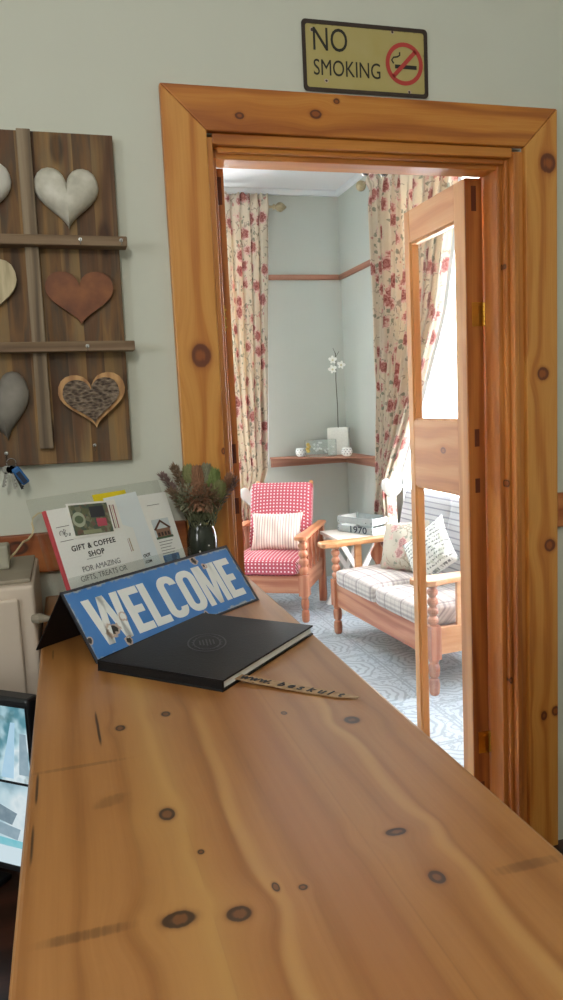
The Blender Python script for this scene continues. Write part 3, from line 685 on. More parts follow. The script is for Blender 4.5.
# front brochure
lf, lw, lh, lt_ = leaflet('brochure', 'large white brochure reading GIFT & COFFEE SHOP', -.022, .190, .004, .262, .016, 0, thick=.004)
lf['category'] = 'brochure'
MB().box(-.006, 0, 0, lh, -.006, .003).build('red_back_cover', M['red'], lf)
for yy in (.213, .178): patch(lf, .012, .050, yy, yy+.0012, lt_, M['ink'], 'printed_rule')
cur = [(.022+.0035*math.cos(a)*1.6, .196+.008*math.sin(a), lt_+.0008) for a in [R(200-28*i) for i in range(9)]]
MB().tube(cur, .0006, 5).tube([(.030, .188, lt_+.0008), (.030, .207, lt_+.0008), (.036, .203, lt_+.0008), (.031, .198, lt_+.0008), (.038, .194, lt_+.0008), (.032, .188, lt_+.0008)], .0006, 5).build('curled_initial', M['ink'], lf)
text_mesh('a', .014, T(.040, .189, lt_+.0004), 'printed_text', M['ink'], lf, depth=.0002, shear=.4)
tx(lf, 'GIFT & COFFEE', .104, .150, .0185, lt_, align='CENTER', bold=.0004, spacing=1.12, sx=1.0)
tx(lf, 'SHOP', .104, .129, .0185, lt_, align='CENTER', bold=.0004, spacing=1.12)
patch(lf, .070, .115, .1235, .1245, lt_, M['greyink'], 'text_line')
for k, s_ in enumerate(('FOR AMAZING', 'GIFTS, TREATS OR', 'THE BEST COFFEE', 'IN TOWN')[:3]):
    tx(lf, s_, .108, .096-.0215*k, .0190, lt_, align='CENTER', mat=M['greyink'], sx=.95)
# photo card clipped on its top
lf, lw, lh, lt_ = leaflet('photo_card', 'small picture card with a coffee cup, on top of the white brochure', .030, .158, .184, .270, .0212, -4, M['white'], .0012)
lf['category'] = 'card'
patch(lf, .005, .123, .005, .081, lt_, photo('cafe_photo', '6a6a4c', '4c5a50', '8a8a72', '7c5a50', 90), 'photograph')
MB().lathe([(.019, 0), (.019, .0006)], 24, T(.026, .044, lt_+.0006)).build('saucer_picture', plain('saucer_print', 'a8b09c'), lf)
MB().lathe([(.0125, 0), (.0125, .0006)], 24, Matrix.Diagonal((1, .8, 1, 1)) @ T(.026, .055, lt_+.001)).build('cup_picture', plain('cup_print', '5a6a52'), lf)
patch(lf, .078, .108, .022, .042, lt_+.0006, plain('pink_print', 'b04a5c'), 'pink_picture'); patch(lf, .064, .108, .046, .074, lt_+.0006, plain('dark_print', '33343c'), 'dark_picture')
patch(lf, .03, .085, .006, .016, lt_+.0006, plain('green_print', '8f9678'), 'leaf_picture')
lf, lw, lh, lt_ = leaflet('photo_card', 'second picture card tucked behind the coffee cup card', .150, .180, .184, .260, .0205, -4, M['white'], .0006)
lf['category'] = 'card'
for k, cc in enumerate(('5c2c34', 'c8beb0', '8c4a50')): patch(lf, .010+.006*k, .013+.006*k, .004, .066, lt_, plain('card_strip_%d' % k, cc), 'printed_stripe')

def interp(tab, z):
    tab = sorted(tab)
    if z <= tab[0][0]: return tab[0][1]
    for (a, b), (c, d) in zip(tab, tab[1:]):
        if z <= c:
            t = (z-a)/(c-a); return b+(d-b)*t
    return tab[-1][1]
# ------------------------------------------------------------------ guest book and bookmark strip
BO = Vector((.232, 1.272, CZ)); bd = (Vector((.484, 1.524, CZ))-BO); bl = bd.length; ba = math.atan2(bd.y, bd.x)
gb = thing('guest_book', 'closed black leather guest book lying on the counter', 'book', BO, ba)
# local x along page edge (right side), y towards the spine on the left
bw = .29
MB().box(0, bl, 0, bw, 0, .004).box(0, bl, 0, bw, .017, .021).box(0, .006, 0, bw, 0, .021).build('cover', M['black_leather'], gb, bevel=.0018)
MB().box(.006, bl-.006, .004, bw-.006, .0042, .0168).build('pages', M['paper'], gb)
em = MB(); ecx, ecy = bl*.48, bw*.52
el = [(math.cos(2*PI*k/28)*.060, math.sin(2*PI*k/28)*.040) for k in range(28)]; el2 = [(p[0]*.95, p[1]*.93) for p in el]; el3 = [(p[0]*.76, p[1]*.70) for p in el]; el4 = [(p[0]*.72, p[1]*.65) for p in el]
MX = T(ecx, ecy, .021) @ RZ(R(40))
em.ring(el, el2, 0, .0006, MX); em.ring(el3, el4, 0, .0006, MX)
for k in range(18):
    a = 2*PI*k/18; em.box(-.0012, .0012, -.003, .003, 0, .0006, MX @ T(math.cos(a)*.045, math.sin(a)*.030, 0) @ RZ(a))
for k in range(5): em.box(-.022+.003*abs(k-2), .022-.003*abs(k-2), -.0012, .0012, 0, .0006, MX @ T(0, -.014+.007*k, 0))
em.build('embossed_crest', M['emboss'], gb)
def burnt():
    m = N('bark_strip', .7); n = m.noise(m.co(), 60, 3); m.color(m.ramp(n, [(.3, '8a6c4c'), (.6, 'a98a66'), (.8, '7a5c40')])); return m.m
tg = thing('bookmark_strip', 'thin wooden bookmark strip with burnt lettering sticking out of the guest book', 'bookmark', (.258, 1.322, CZ+.0075))
tg.matrix_world = T(.252, 1.333, CZ+.0075) @ RZ(math.atan2(-.18, .185)) @ RX(0)
pts = [(-.015, .012, .0), (.02, .0122, .0), (.10, .0125, -.003), (.17, .0120, -.0055), (.225, .0105, -.0060), (.262, .003, -.0045)]
bm_ = MB(); vs = []
for x, hw, z in pts: vs += [(x, -hw, z), (x, hw, z), (x, hw, z+.0012), (x, -hw, z+.0012)]
fs = [(0, 1, 2, 3), tuple(4*(len(pts)-1)+k for k in (3, 2, 1, 0))]
for i in range(len(pts)-1):
    for k in range(4): fs.append((4*i+k, 4*i+(k+1) % 4, 4*i+4+(k+1) % 4, 4*i+4+k))
bm_._add(vs, fs); bm_.build('strip', burnt(), tg)
for k, ch in enumerate('www.beskuit'):
    x = .030+.0195*k; z = interp([(q[0], q[2]) for q in pts], x)+.0012+.0009
    text_mesh(ch, .027 if ch not in 'bkt' else .024, T(x, -.0075, z), 'burnt_lettering', M['ink'], tg, bold=.0006, shear=.25, depth=.0003, sx=1.0)

# ------------------------------------------------------------------ vase with dried fynbos
VX, VY = .352, 2.118
vs_ = thing('vase', 'dark glass vase of dried flowers behind the welcome sign', 'vase', (VX, VY, CZ))
vg = N('dark_vase_glass', .12); vg.color(vg.mix(vg.noise(vg.co(), 30, 3), '1a1c18', '343a30'))
MB().lathe([(.038, 0), (.043, .006), (.044, .05), (.043, .13), (.038, .155), (.034, .165), (.037, .185), (.034, .186), (.031, .166), (.035, .15), (.039, .12), (.039, .02), (.001, .012)], 28).build('body', vg.m, vs_, smooth=True)
for a, z in ((-1.9, .10), (-1.3, .115), (-1.35, .085), (-.8, .14)):
    MB().lathe([(.0024, 0), (.0024, .0012)], 10, RZ(a) @ T(.0435, 0, z) @ RY(R(90))).build('painted_dot', M['white'], vs_)
cols = {'brown': '86705a', 'rust': '966e54', 'olive': '85885a', 'green': '7a8a50', 'mauve': '8a7470', 'grey': '88866e'}
FM = {k: plain('dried_'+k, c, .85, var=.35, scale=120) for k, c in cols.items()}
def petal(mb, base, d, ln, wd, up=Vector((0, 0, 1))):
    d = d.normalized(); s = d.cross(up)
    if s.length < .1: s = Vector((1, 0, 0))
    s.normalize(); n = s.cross(d)
    a = base; b = base+d*ln*.55+s*wd+n*wd*.3; c = base+d*ln; e = base+d*ln*.55-s*wd+n*wd*.3; f = base+d*ln*.5-n*wd*.5
    mb._add([a, b, c, e, f], [(0, 1, 2), (0, 2, 3), (0, 4, 1), (1, 4, 2), (2, 4, 3), (3, 4, 0)])
stems = [(-.088, .055, .150, 'mauve', 'spike', 'leftmost spiky reddish dried stem in the vase'), (-.062, .0, .175, 'brown', 'spike', 'tall brown dried stem at the top left of the vase'), (-.045, -.030, .120, 'grey', 'cluster', 'low grey seed cluster at the left of the vase'),
         (-.030, .010, .190, 'olive', 'cone', 'olive dried protea bud at the top left of the bunch'), (-.004, -.005, .185, 'rust', 'cone', 'rust brown dried protea at the top middle of the bunch'), (.018, -.045, .120, 'brown', 'cluster', 'large brown seed head in the front middle of the bunch'),
         (.030, .005, .190, 'grey', 'cone', 'grey pointed dried bud right of the middle'), (.052, -.005, .170, 'green', 'cone', 'green long leaved dried protea on the right'), (.060, -.030, .122, 'olive', 'cone', 'small olive bud low on the right'),
         (.098, -.005, .128, 'mauve', 'spike', 'feathery mauve stem reaching right'), (-.012, -.052, .125, 'rust', 'cluster', 'rust seed head low at the front of the bunch'), (-.078, -.02, .115, 'brown', 'spike', 'short brown sprig hanging left of the vase'), (.080, -.028, .142, 'rust', 'spike', 'rust sprig beside the feathery mauve stem')]
for dx, dy, dz, cn, kind, lab in stems:
    f = thing('dried_flower', lab, 'dried flower', (VX, VY, CZ+.17), group='dried flowers in the dark vase')
    tip = Vector((dx, dy, dz-.02)); b0 = Vector((dx*.12, dy*.12, -.08)); d = (tip-b0*.4).normalized()
    MB().tube([b0, b0*.5+tip*.15+Vector((0, 0, .01)), tip*.55, tip*.9], .0018, 6).build('stem', M['stem'], f)
    h = MB()
    if kind == 'cone':
        base = tip*.62; L = .062
        for i in range(110):
            t = (i/110)**.8; a = i*2.4; r = .017*math.sin(PI*min(1, t*.75+.2))+.004
            q = Matrix.Rotation(a, 3, d); s = q @ d.orthogonal().normalized()
            petal(h, base+d*(L*t*.75)+s*r*.6, d*1.0+s*(.55-.3*t), .026, .0042)
    elif kind == 'cluster':
        cen = tip*.78
        for i in range(420):
            v = Vector((random.gauss(0, 1), random.gauss(0, 1), random.gauss(0, 1))).normalized()
            petal(h, cen+v*random.uniform(.012, .036), v+Vector((random.uniform(-.5, .5), random.uniform(-.5, .5), random.uniform(-.3, .6))), .014, .0034)
    else:
        for i in range(260):
            t = random.uniform(.35, 1.08); p = tip*t; v = Vector((random.gauss(0, 1), random.gauss(0, 1), random.gauss(0, .6))).normalized()
            petal(h, p+v*.009*(1.35-t), v*.8+d*.9, .018, .0027)
    h.build('flower_head', FM[cn], f)
lv = thing('leaf_sprig', 'dark green foliage filling the neck of the vase', 'foliage', (VX, VY, CZ+.17), group=None)
h = MB()
for i in range(900):
    v = Vector((random.uniform(-.080, .080), random.uniform(-.055, .035), random.uniform(-.01, .105)))
    v.x *= (.45+max(v.z, 0)*6); 
    petal(h, v*.85, Vector((v.x*6+random.uniform(-.3, .3), v.y*4+random.uniform(-.3, .3), .4+random.random()*.5)), .018, .003)
h.build('leaves', plain('dried_leaf_green', '62664a', .85, var=.5, scale=60), lv)
h = MB()
for i in range(14): a = i*.9; h.tube([(0, 0, -.1), (math.cos(a)*.015, math.sin(a)*.012, .01), (math.cos(a)*.05, math.sin(a)*.03, .07)], .0014, 5)
h.build('twigs', M['stem'], lv)

# ------------------------------------------------------------------ wall board with hearts
tilt = R(-.7)
bx_ = T(0, 2.17, 1.9)
wb = thing('heart_board', 'reclaimed plank board with shelves and wooden hearts on the wall', 'wall decoration', (0, 2.2, 1.898), 0)
wb.rotation_euler = (0, R(.6), 0)
XB0 = -.42
MB().box(XB0, .182, -.03, -.002, -.434, .434).build('plank_panel', M['plankwood'], wb, bevel=.002)
for cx_ in (-.044, -.245):
    MB().box(cx_-.018, cx_+.017, -.052, -.03, -.39, .432).build('upright_batten', M['batten'], wb, bevel=.002)
for k, (zc, xe) in enumerate(((.150, .200), (-.122, .204))):
    MB().box(XB0-.01, xe, -.082, -.030, zc-.013, zc+.013).build('shelf_batten', M['batten_h'], wb, bevel=.003)
def heart_pts(w, h, n=40, lean_=0):
    P = []
    for k in range(n):
        t = 2*PI*k/n; x = 16*math.sin(t)**3; y = 13*math.cos(t)-5*math.cos(2*t)-2*math.cos(3*t)-math.cos(4*t)
        P.append((x/32*w*(1.0+.04*math.sin(t*2)**2), (y+2.5+(1.6 if y > 4 else 0)*min(1, (y-4)/6))/29.5*h))
    return P
def heart(name, cx, cz, w, h, depth, mat, parent, puffy=True, label=None, y=-.032, rot=0, mx=None):
    pts = heart_pts(w, h); mb = MB(); base = mx or (T(cx, y, cz) @ RX(R(90)) @ RZ(R(rot)))
    if puffy:
        rings = [(1-.999*(t**2.2)) for t in [i/9 for i in range(10)]]
        vs = []; fs = []; n = len(pts)
        prof = [(1.0, 0)] + [(math.cos(R(a)), math.sin(R(a))) for a in (12, 25, 38, 50, 62, 74, 84)]
        for s_, z in [(.94, 0)] + [(q[0]**.75, .15+.85*q[1]) for q in prof]:
            for p in pts: vs.append((p[0]*s_, p[1]*s_+.10*h*0, z*depth))
        m_ = len(prof)+1
        for i in range(m_-1):
            for k in range(n): fs.append((i*n+k, i*n+(k+1) % n, (i+1)*n+(k+1) % n, (i+1)*n+k))
        fs.append(tuple(range(n))[::-1]); fs.append(tuple((m_-1)*n+k for k in range(n)))
        mb._add(vs, fs, base); o = mb.build(name, mat, parent, smooth=True)
    else:
        mb.prism(pts, 0, depth, base); o = mb.build(name, mat, parent, bevel=.002)
    if label: o['label'] = label
    return o
hw_ = N('whitewashed_wood', .5); n_ = hw_.noise(hw_.co(), 25, 4); hw_.color(hw_.ramp(n_, [(.3, 'a8a69a'), (.5, 'bdbbae'), (.75, 'd2d0c6')])); hw_.bump(n_, .4, .003)
rs_ = N('rusty_metal', .6); n_ = rs_.noise(rs_.co(), 18, 4); rs_.color(rs_.ramp(n_, [(.3, '5a3018'), (.5, '744222'), (.7, '86522a')]))
bk_ = N('rough_bark', .9); v_ = bk_.xyz(); n_ = bk_.vor(bk_.vec(v_[0], v_[1], bk_.math('MULTIPLY', v_[2], 2.2)), 70); n2_ = bk_.noise(bk_.co(), 60, 4); bk_.color(bk_.ramp(bk_.math('MULTIPLY', bk_.math('ADD', n_, n2_), .6), [(.2, '2a221e'), (.45, '5c4e44'), (.75, '8a7a6a')])); bk_.bump(bk_.math('ADD', n_, n2_), 1.0, .008)
gs_ = N('grey_driftwood', .7); n_ = gs_.noise(gs_.co(), 14, 4); gs_.color(gs_.ramp(n_, [(.3, '5a5650'), (.5, '77736c'), (.75, '8c8880')])); 
ch_ = N('cream_wood', .6); v_ = ch_.xyz(); n_ = ch_.noise(ch_.vec(ch_.math('MULTIPLY', v_[0], 40.), v_[1], ch_.math('MULTIPLY', v_[2], 6.)), 1.5, 3); ch_.color(ch_.ramp(n_, [(.3, 'a39676'), (.6, 'c2b594'), (.8, 'cfc3a4')]))
wy_ = plain('white_painted_wood', 'd4d3cc', .4, var=.06, scale=20, bump=.2)
heart('heart', .054, .260, .165, .150, .042, hw_.m, wb, True, 'whitewashed puffy heart, top right')
heart('heart', .070, .004, .178, .135, .012, rs_.m, wb, False, 'flat rusty metal heart in the middle row')
ho = heart('heart', .086, -.270, .178, .142, .022, wood('raw_heart_edge', '8a5c34', 'b08452', 'cba26c', 'Z', 'X', freq=30), wb, False, 'bark covered wooden heart, bottom right', rot=4)
heart('bark_face', .083, -.270, .150, .117, .008, bk_.m, wb, False, y=-.054, rot=4)
heart('heart', -.165, .268, .165, .150, .042, wy_, wb, True, 'white heart, top row at the photo edge')
heart('heart', -.172, .022, .168, .155, .016, ch_.m, wb, False, 'pale cream wooden heart, middle row at the photo edge')
heart('heart', -.150, -.280, .150, .175, .036, gs_.m, wb, True, 'grey driftwood heart, bottom row at the photo edge', rot=6)
def hook(cx, cz, y):
    h = MB(); h.lathe([(.005, 0), (.005, .002)], 10, T(cx, y, cz) @ RX(R(90)))
    h.tube([(cx, y, cz), (cx, y-.012, cz), (cx, y-.018, cz-.006), (cx, y-.016, cz-.013), (cx, y-.010, cz-.014)], .0014, 6)
    h.build('cup_hook', M['chrome'], wb)
for a in ((.079, .152, -.082), (.184, .152, -.082), (.079, -.122, -.082), (.082, -.388, -.03), (-.150, -.398, -.03)): hook(*a)
ks = thing('key_bunch', 'bunch of keys with a blue fob hanging below the heart board', 'keys', (-.142, 2.145, 1.485))
MB().tube([(.012*math.sin(2*PI*k/16), 0, .003+.012*math.cos(2*PI*k/16)-.012) for k in range(17)], .0012, 6).build('key_ring', M['chrome'], ks)
def key(rz, x, mat, L=.055):
    mx = T(x, -.004, -.018) @ RY(R(rz)); k = MB()
    k.lathe([(.011, 0), (.011, .0022)], 16, mx @ T(0, 0, -.008) @ RX(R(90))); k.box(-.0032, .0032, -.0022, 0, -L, -.015, mx)
    for q in range(3): k.box(.003, .0062, -.0022, 0, -L+.004+q*.009, -L+.009+q*.009, mx)
    k.build('key', mat, ks)
key(14, -.012, M['chrome']); key(-8, -.004, M['chrome'], .062); key(-20, .000, M['dark'], .066)
MB().box(-.011, .011, -.009, .001, -.058, -.006, T(.004, -.006, -.016) @ RY(R(-32))).build('blue_fob', M['blue_fob'], ks, bevel=.005, seg=3)
MB().box(-.006, .006, -.0105, -.009, -.054, -.020, T(.004, -.006, -.016) @ RY(R(-32))).build('fob_window', M['navy'], ks, bevel=.001)

# ------------------------------------------------------------------ NO SMOKING sign
ns = thing('no_smoking_sign', 'olive tin plate reading NO SMOKING above the door casing', 'sign', (.742, 2.198, 2.482))
ns.matrix_world = T(.740, 2.197, 2.487) @ RX(R(90))
sw, sh = .391, .192
MB().prism(rr(sw/2, sh/2, sw/2, sh/2, .012), 0, .002).build('tin_plate', M['nosmoke'], ns)
MB().ring(rr(sw/2, sh/2, sw/2+.001, sh/2+.001, .012), rr(sw/2, sh/2, sw/2-.010, sh/2-.010, .008), .0018, .0040).build('dark_rim', plain('rim_brown', '33261f', .5, var=.3, scale=60), ns)
text_mesh('NO', .090, T(.028, .112, .0022), 'lettering', M['signblack'], ns, sx=.78, depth=.0004)
text_mesh('SMOKING', .062, T(.030, .045, .0022), 'lettering', M['signblack'], ns, sx=.76, depth=.0004)
rc = (.316, .092)
o_ = [(rc[0]+math.cos(2*PI*k/40)*.060, rc[1]+math.sin(2*PI*k/40)*.060) for k in range(40)]; i_ = [(rc[0]+math.cos(2*PI*k/40)*.048, rc[1]+math.sin(2*PI*k/40)*.048) for k in range(40)]
MB().ring(o_, i_, .0026, .0032).box(-.052, .052, -.006, .006, .0026, .0032, T(rc[0], rc[1], 0) @ RZ(R(45))).build('red_prohibition_ring', M['signred'], ns)
MB().box(-.030, .040, -.0055, .0055, .002, .0024, T(rc[0], rc[1]-.008, 0)).build('cigarette', M['signblack'], ns)
MB().tube([(rc[0]-.034, rc[1]+.000, .0023), (rc[0]-.040, rc[1]+.009, .0023), (rc[0]-.034, rc[1]+.017, .0023), (rc[0]-.022, rc[1]+.019, .0023), (rc[0]-.014, rc[1]+.024, .0023), (rc[0]-.014, rc[1]+.032, .0023)], .0022, 6, Matrix.Diagonal((1, 1, .3, 1)) if False else None).build('smoke_curl', M['signblack'], ns)

# ------------------------------------------------------------------ lounge: curtains
def curtain_mesh(name, ea, eb, zs, plane, npl, amp, parent, mat, cloth=1.5, seed=0, uvoff=(0, 0), rodz=None):
    """cloth hanging between edge a(z) and edge b(z); plane(s, depth, z) -> world point"""
    nu = npl*12; vs = []; uv = []; bm = bmesh.new(); ul = bm.loops.layers.uv.new('UVMap'); grid = []
    for z in zs:
        a = interp(ea, z); b = interp(eb, z); w = abs(b-a); row = []
        hd = bool(rodz) and z > rodz-.02
        squeeze = min(1.6, cloth/(max(w, .05)*2.1))
        am = amp*(.55+.45*min(1.5, squeeze))
        if rodz: am *= (.25+.75*min(1, (rodz-z)/.22)) if z < rodz else (.3+.9*min(1, (z-rodz)/.05))
        for i in range(nu+1):
            u = i/nu; ph = u*npl*2*PI+seed
            dp = am*(math.sin(ph+.5*math.sin(z*1.7+u*9))+.35*math.sin(2.1*ph+z*2.3)+.25*math.sin(.47*ph+z))
            du = w/npl*.18*math.sin(ph+1.3+.6*math.sin(z*2.1))
            if rodz: dp = dp-.030*math.exp(-((z-rodz)/.035)**2)
            if hd: dp += .010*math.sin(ph*2.7+1)*min(1, max(0, (z-rodz)/.05)); 
            row.append((bm.verts.new(plane(a+(b-a)*u+du, dp, z+(.008*math.sin(ph*1.6)+.006*math.sin(ph*3.1) if (rodz and z > rodz+.06) else 0))), (u*cloth+uvoff[0], z+uvoff[1])))
        grid.append(row)
    for j in range(len(zs)-1):
        for i in range(nu):
            q = [grid[j][i], grid[j][i+1], grid[j+1][i+1], grid[j+1][i]]
            f = bm.faces.new([k[0] for k in q]); f.smooth = True
            for l, k in zip(f.loops, q): l[ul].uv = k[1]
    me = bpy.data.meshes.new(name); bm.to_mesh(me); bm.free(); me.materials.append(mat)
    o = bpy.data.objects.new(name, me); COL.objects.link(o); o.parent = parent
    md = o.modifiers.new('solid', 'SOLIDIFY'); md.thickness = .003
    return o
def zr(a, b, n): return [a+(b-a)*i/n for i in range(n+1)]
planeB = lambda s, d, z: (s, YL-.12+d, z)
planeR = lambda s, d, z: (XR-.12+d, s, z)
# left curtain on the back wall window
cl = thing('curtain', 'cream floral curtain with pink roses at the left window, tied back above the armchair', 'curtain', (0, 0, 0))
curtain_mesh('cloth', [(.15, 1.30), (.70, 1.32), (.80, 1.37), (.90, 1.35), (1.3, 1.30), (2.2, 1.24), (3.33, 1.20)], [(.15, 1.60), (.70, 1.58), (.80, 1.56), (.90, 1.62), (1.03, 1.665), (2.2, 1.725), (3.33, 1.785)], zr(.15, 3.33, 90), planeB, 7, .030, cl, M['curtain'], 1.3, .4, rodz=3.235)
curtain_mesh('lining', [(.90, 1.60), (1.1, 1.66), (1.6, 1.69), (3.18, 1.77)], [(.90, 1.63), (1.1, 1.695), (1.6, 1.715), (3.18, 1.795)], zr(.90, 3.18, 30), lambda s, d, z: (s, YL-.085, z), 1, .004, cl, M['lining'], .2)
rd = thing('curtain_rod', 'brass curtain rod with ribbed finial at the left window', 'curtain rod', (0, YL-.12, 3.235))
MB().tube([(.4, 0, 0), (1.84, 0, 0)], .012, 12).build('pole', M['old_brass'], rd)
def finial(mx, parent, mat, L=.12):
    f = MB(); prof = [(.014, 0), (.024, .006), (.024, .014), (.014, .020), (.020, .026), (.034, .045), (.038, .062), (.033, .082), (.020, .102), (.006, .118), (.001, .122)]
    seg = 32; vs = []; fs = []
    for i, (r, z) in enumerate(prof):
        for k in range(seg):
            a = 2*PI*k/seg+z*12; q = r*(1+(.10*math.cos(8*(2*PI*k/seg)) if 4 < i < 10 else 0)); vs.append((q*math.cos(a), q*math.sin(a), z))
    for i in range(len(prof)-1):
        for k in range(seg): fs.append((i*seg+k, i*seg+(k+1) % seg, (i+1)*seg+(k+1) % seg, (i+1)*seg+k))
    f._add(vs, fs, mx); return f.build('finial', mat, parent, smooth=True)
finial(T(1.83, 0, 0) @ RY(R(90)), rd, M['old_brass'])
for x in (.45, 1.80): MB().box(x-.008, x+.008, 0, .12, -.008, .008).lathe([(.022, 0), (.022, .006)], 14, T(x, .12, 0) @ RX(R(90))).build('bracket', M['old_brass'], rd)
# right curtain
cr = thing('curtain', 'cream floral curtain with pink roses swept back left of the bright window behind the settee', 'curtain', (0, 0, 0))
curtain_mesh('cloth', [(.12, 5.56), (.49, 5.54), (.80, 5.50), (.90, 5.45), (1.05, 5.46), (1.59, 5.46), (2.33, 5.47), (3.07, 5.52), (3.30, 5.52)],
             [(.12, 5.18), (.37, 5.22), (.56, 5.22), (.80, 5.26), (.90, 5.28), (1.06, 5.19), (1.58, 4.78), (2.13, 4.44), (2.62, 4.27), (3.0, 4.16), (3.30, 4.10)], zr(.12, 3.30, 100), planeR, 11, .032, cr, M['curtain'], 2.6, 1.1, (3.3, 1.7), rodz=3.22)
curtain_mesh('lining', [(.95, 5.20), (1.58, 4.78), (2.13, 4.44), (2.62, 4.275), (3.2, 4.13)], [(.95, 5.16), (1.58, 4.72), (2.13, 4.38), (2.62, 4.225), (3.2, 4.10)], zr(.95, 3.2, 40), lambda s, d, z: (XR-.10, s, z), 1, .003, cr, M['lining'], .2)
rd2 = thing('curtain_rod', 'curtain rod with ball finial over the window behind the settee', 'curtain rod', (XR-.12, 0, 3.225))
MB().tube([(0, 2.6, 0), (0, 5.62, 0)], .012, 12).build('pole', M['old_brass'], rd2)
MB().lathe([(.014, 0), (.024, .006), (.024, .014), (.014, .020)], 16, T(0, 5.62, 0) @ RX(R(-90))).ball(.04, T(0, 5.675, 0)).build('finial', M['old_brass'], rd2, smooth=True)
for y in (2.9, 5.58): MB().box(0, .12, y-.008, y+.008, -.008, .008).lathe([(.022, 0), (.022, .006)], 14, T(.114, y, 0) @ RY(R(90))).build('bracket', M['old_brass'], rd2)
# near-side curtain of the same window, behind the door leaf
cn = thing('curtain', 'matching floral curtain at the near end of the settee window, mostly behind the door leaf', 'curtain', (0, 0, 0))
curtain_mesh('cloth', [(.15, 2.95), (3.30, 2.95)], [(.15, 3.1), (.9, 3.12), (3.30, 3.45)], zr(.15, 3.30, 50), planeR, 5, .030, cn, M['curtain'], 1.4, 2.0, (7.3, .7), rodz=3.22)
# sheers
def sheer_c(name, label, a, b, z0, z1, plane, npl):
    t = thing(name, label, 'net curtain'); curtain_mesh('net', [(z0, a), (z1, a)], [(z0, b), (z1, b)], zr(z0, z1, 12), plane, npl, .010, t, M['sheer'], abs(b-a)*1.3); return t
sheer_c('net_curtain', 'white net curtain glowing in the window behind the settee', 5.24, 3.0, .40, 3.12, lambda s, d, z: (XR-.03+d*.6, s, z), 16)
sheer_c('net_curtain', 'white net curtain behind the left floral curtain', .6, 1.58, .45, 3.12, lambda s, d, z: (s, YL-.035+d*.6, z), 8)
# white heart tie-backs
def tieback(mx, label, loop):
    t = thing('heart_tieback', label, 'curtain tieback', group='white heart tiebacks'); t.matrix_world = mx
    heart('heart', 0, 0, .175, .165, .030, M['ceramic'], t, True, mx=Matrix.Identity(4)); MB().tube(loop, .004, 8).build('cord', M['lining'], t)
tieback(T(1.475, YL-.23, .815) @ RX(R(90)), 'white heart tieback on the left curtain beside the armchair', [(-.07, .03, -.05), (-.04, .045, -.01), (0, .05, .0), (.04, .045, -.01), (.07, .03, -.05)])
tieback(T(XR-.20, 5.08, .93) @ RZ(R(-55)) @ RX(R(90)), 'white heart tieback on the right curtain above the crate', [(-.07, .03, -.05), (-.04, .045, -.01), (0, .05, .0), (.04, .045, -.01), (.07, .03, -.05)])

# ------------------------------------------------------------------ corner shelf and ornaments
sf = thing('corner_shelf', 'triangular wooden corner shelf on the lounge wall', 'shelf', (XR, YL, 1.13))
MB().prism([(0, 0), (-.73, 0), (0, -.71)], -.014, 0).build('shelf_board', M['white'] if False else M['rail'], sf, bevel=.002)
MB().box(-.725, 0, -.022, 0, -.09, -.014).build('wall_cleat', M['rail'], sf, bevel=.002)
MB().box(-.022, 0, -.71, -.022, -.09, -.014).build('wall_cleat', M['rail_y'], sf, bevel=.002)
ZS = 1.131
def pierced_bowl(x, y, label):
    b = thing('candle_bowl', label, 'candle holder', (x, y, ZS), group='white candle bowls on the corner shelf')
    prof = [(.018, 0), (.030, .004), (.043, .020), (.047, .040), (.043, .060), (.036, .074), (.033, .073), (.039, .058), (.043, .040), (.039, .022), (.028, .008), (.001, .006)]
    MB().lathe(prof, 24).build('bowl', M['ceramic'], b, smooth=True)
    h = MB()
    for k in range(10):
        for j, zz in enumerate((.024, .042, .058)):
            r = .0465 if j == 1 else .0445; h.ball(.0055, RZ(2*PI*(k+.5*j)/10) @ T(r-.002, 0, zz), 6, (.5, 1, 1))
    h.build('pierced_holes', M['greyink'], b)
pierced_bowl(1.962, 6.315, 'white pierced candle bowl at the left end of the corner shelf')
pierced_bowl(2.272, 6.005, 'white pierced candle bowl right of the glass block on the corner shelf')
gbx = thing('glass_block', 'clear glass block with yellow and white flowers inside, on the corner shelf', 'ornament', (2.105, 6.20, ZS), R(-12))
MB().box(-.135, .135, -.035, .035, 0, .145).build('glass_body', M['glassware'], gbx, bevel=.006)
h = MB(); [h.ball(.016, T(-.10+random.uniform(-.015, .015), 0, .05+k*.018), 8) for k in range(4)]; h.build('yellow_blossom', M['yellow_flower'], gbx)
h = MB()
for k in range(16): h.ball(.011, T(random.uniform(-.06, .12), random.uniform(-.015, .015), random.uniform(.015, .12)), 6, (1, .6, .8))
h.build('white_pebbles', M['ceramic'], gbx)
pb = thing('planter', 'square white planter with an orchid behind the glass block', 'planter', (2.305, 6.285, ZS), R(-30))
MB().ring([(-.09, -.05), (.09, -.05), (.09, .05), (-.09, .05)], [(-.078, -.038), (.078, -.038), (.078, .038), (-.078, .038)], 0, .235).box(-.085, .085, -.045, .045, 0, .20).build('pot', plain('white_speckled', 'd9dad2', .6, var=.15, scale=90), pb, bevel=.003)
oc = thing('orchid', 'white orchid with three blooms on a thin stalk in the planter', 'orchid', (2.305, 6.29, ZS+.20))
MB().tube([(0, 0, 0), (.002, 0, .22), (-.004, 0, .45), (.003, 0, .60), (.0, 0, .68)], .0035, 6).tube([(0, 0, .67), (-.02, 0, .72)], .002, 5).tube([(0, 0, .64), (.035, 0, .69)], .002, 5).build('stalk', M['stem'], oc)
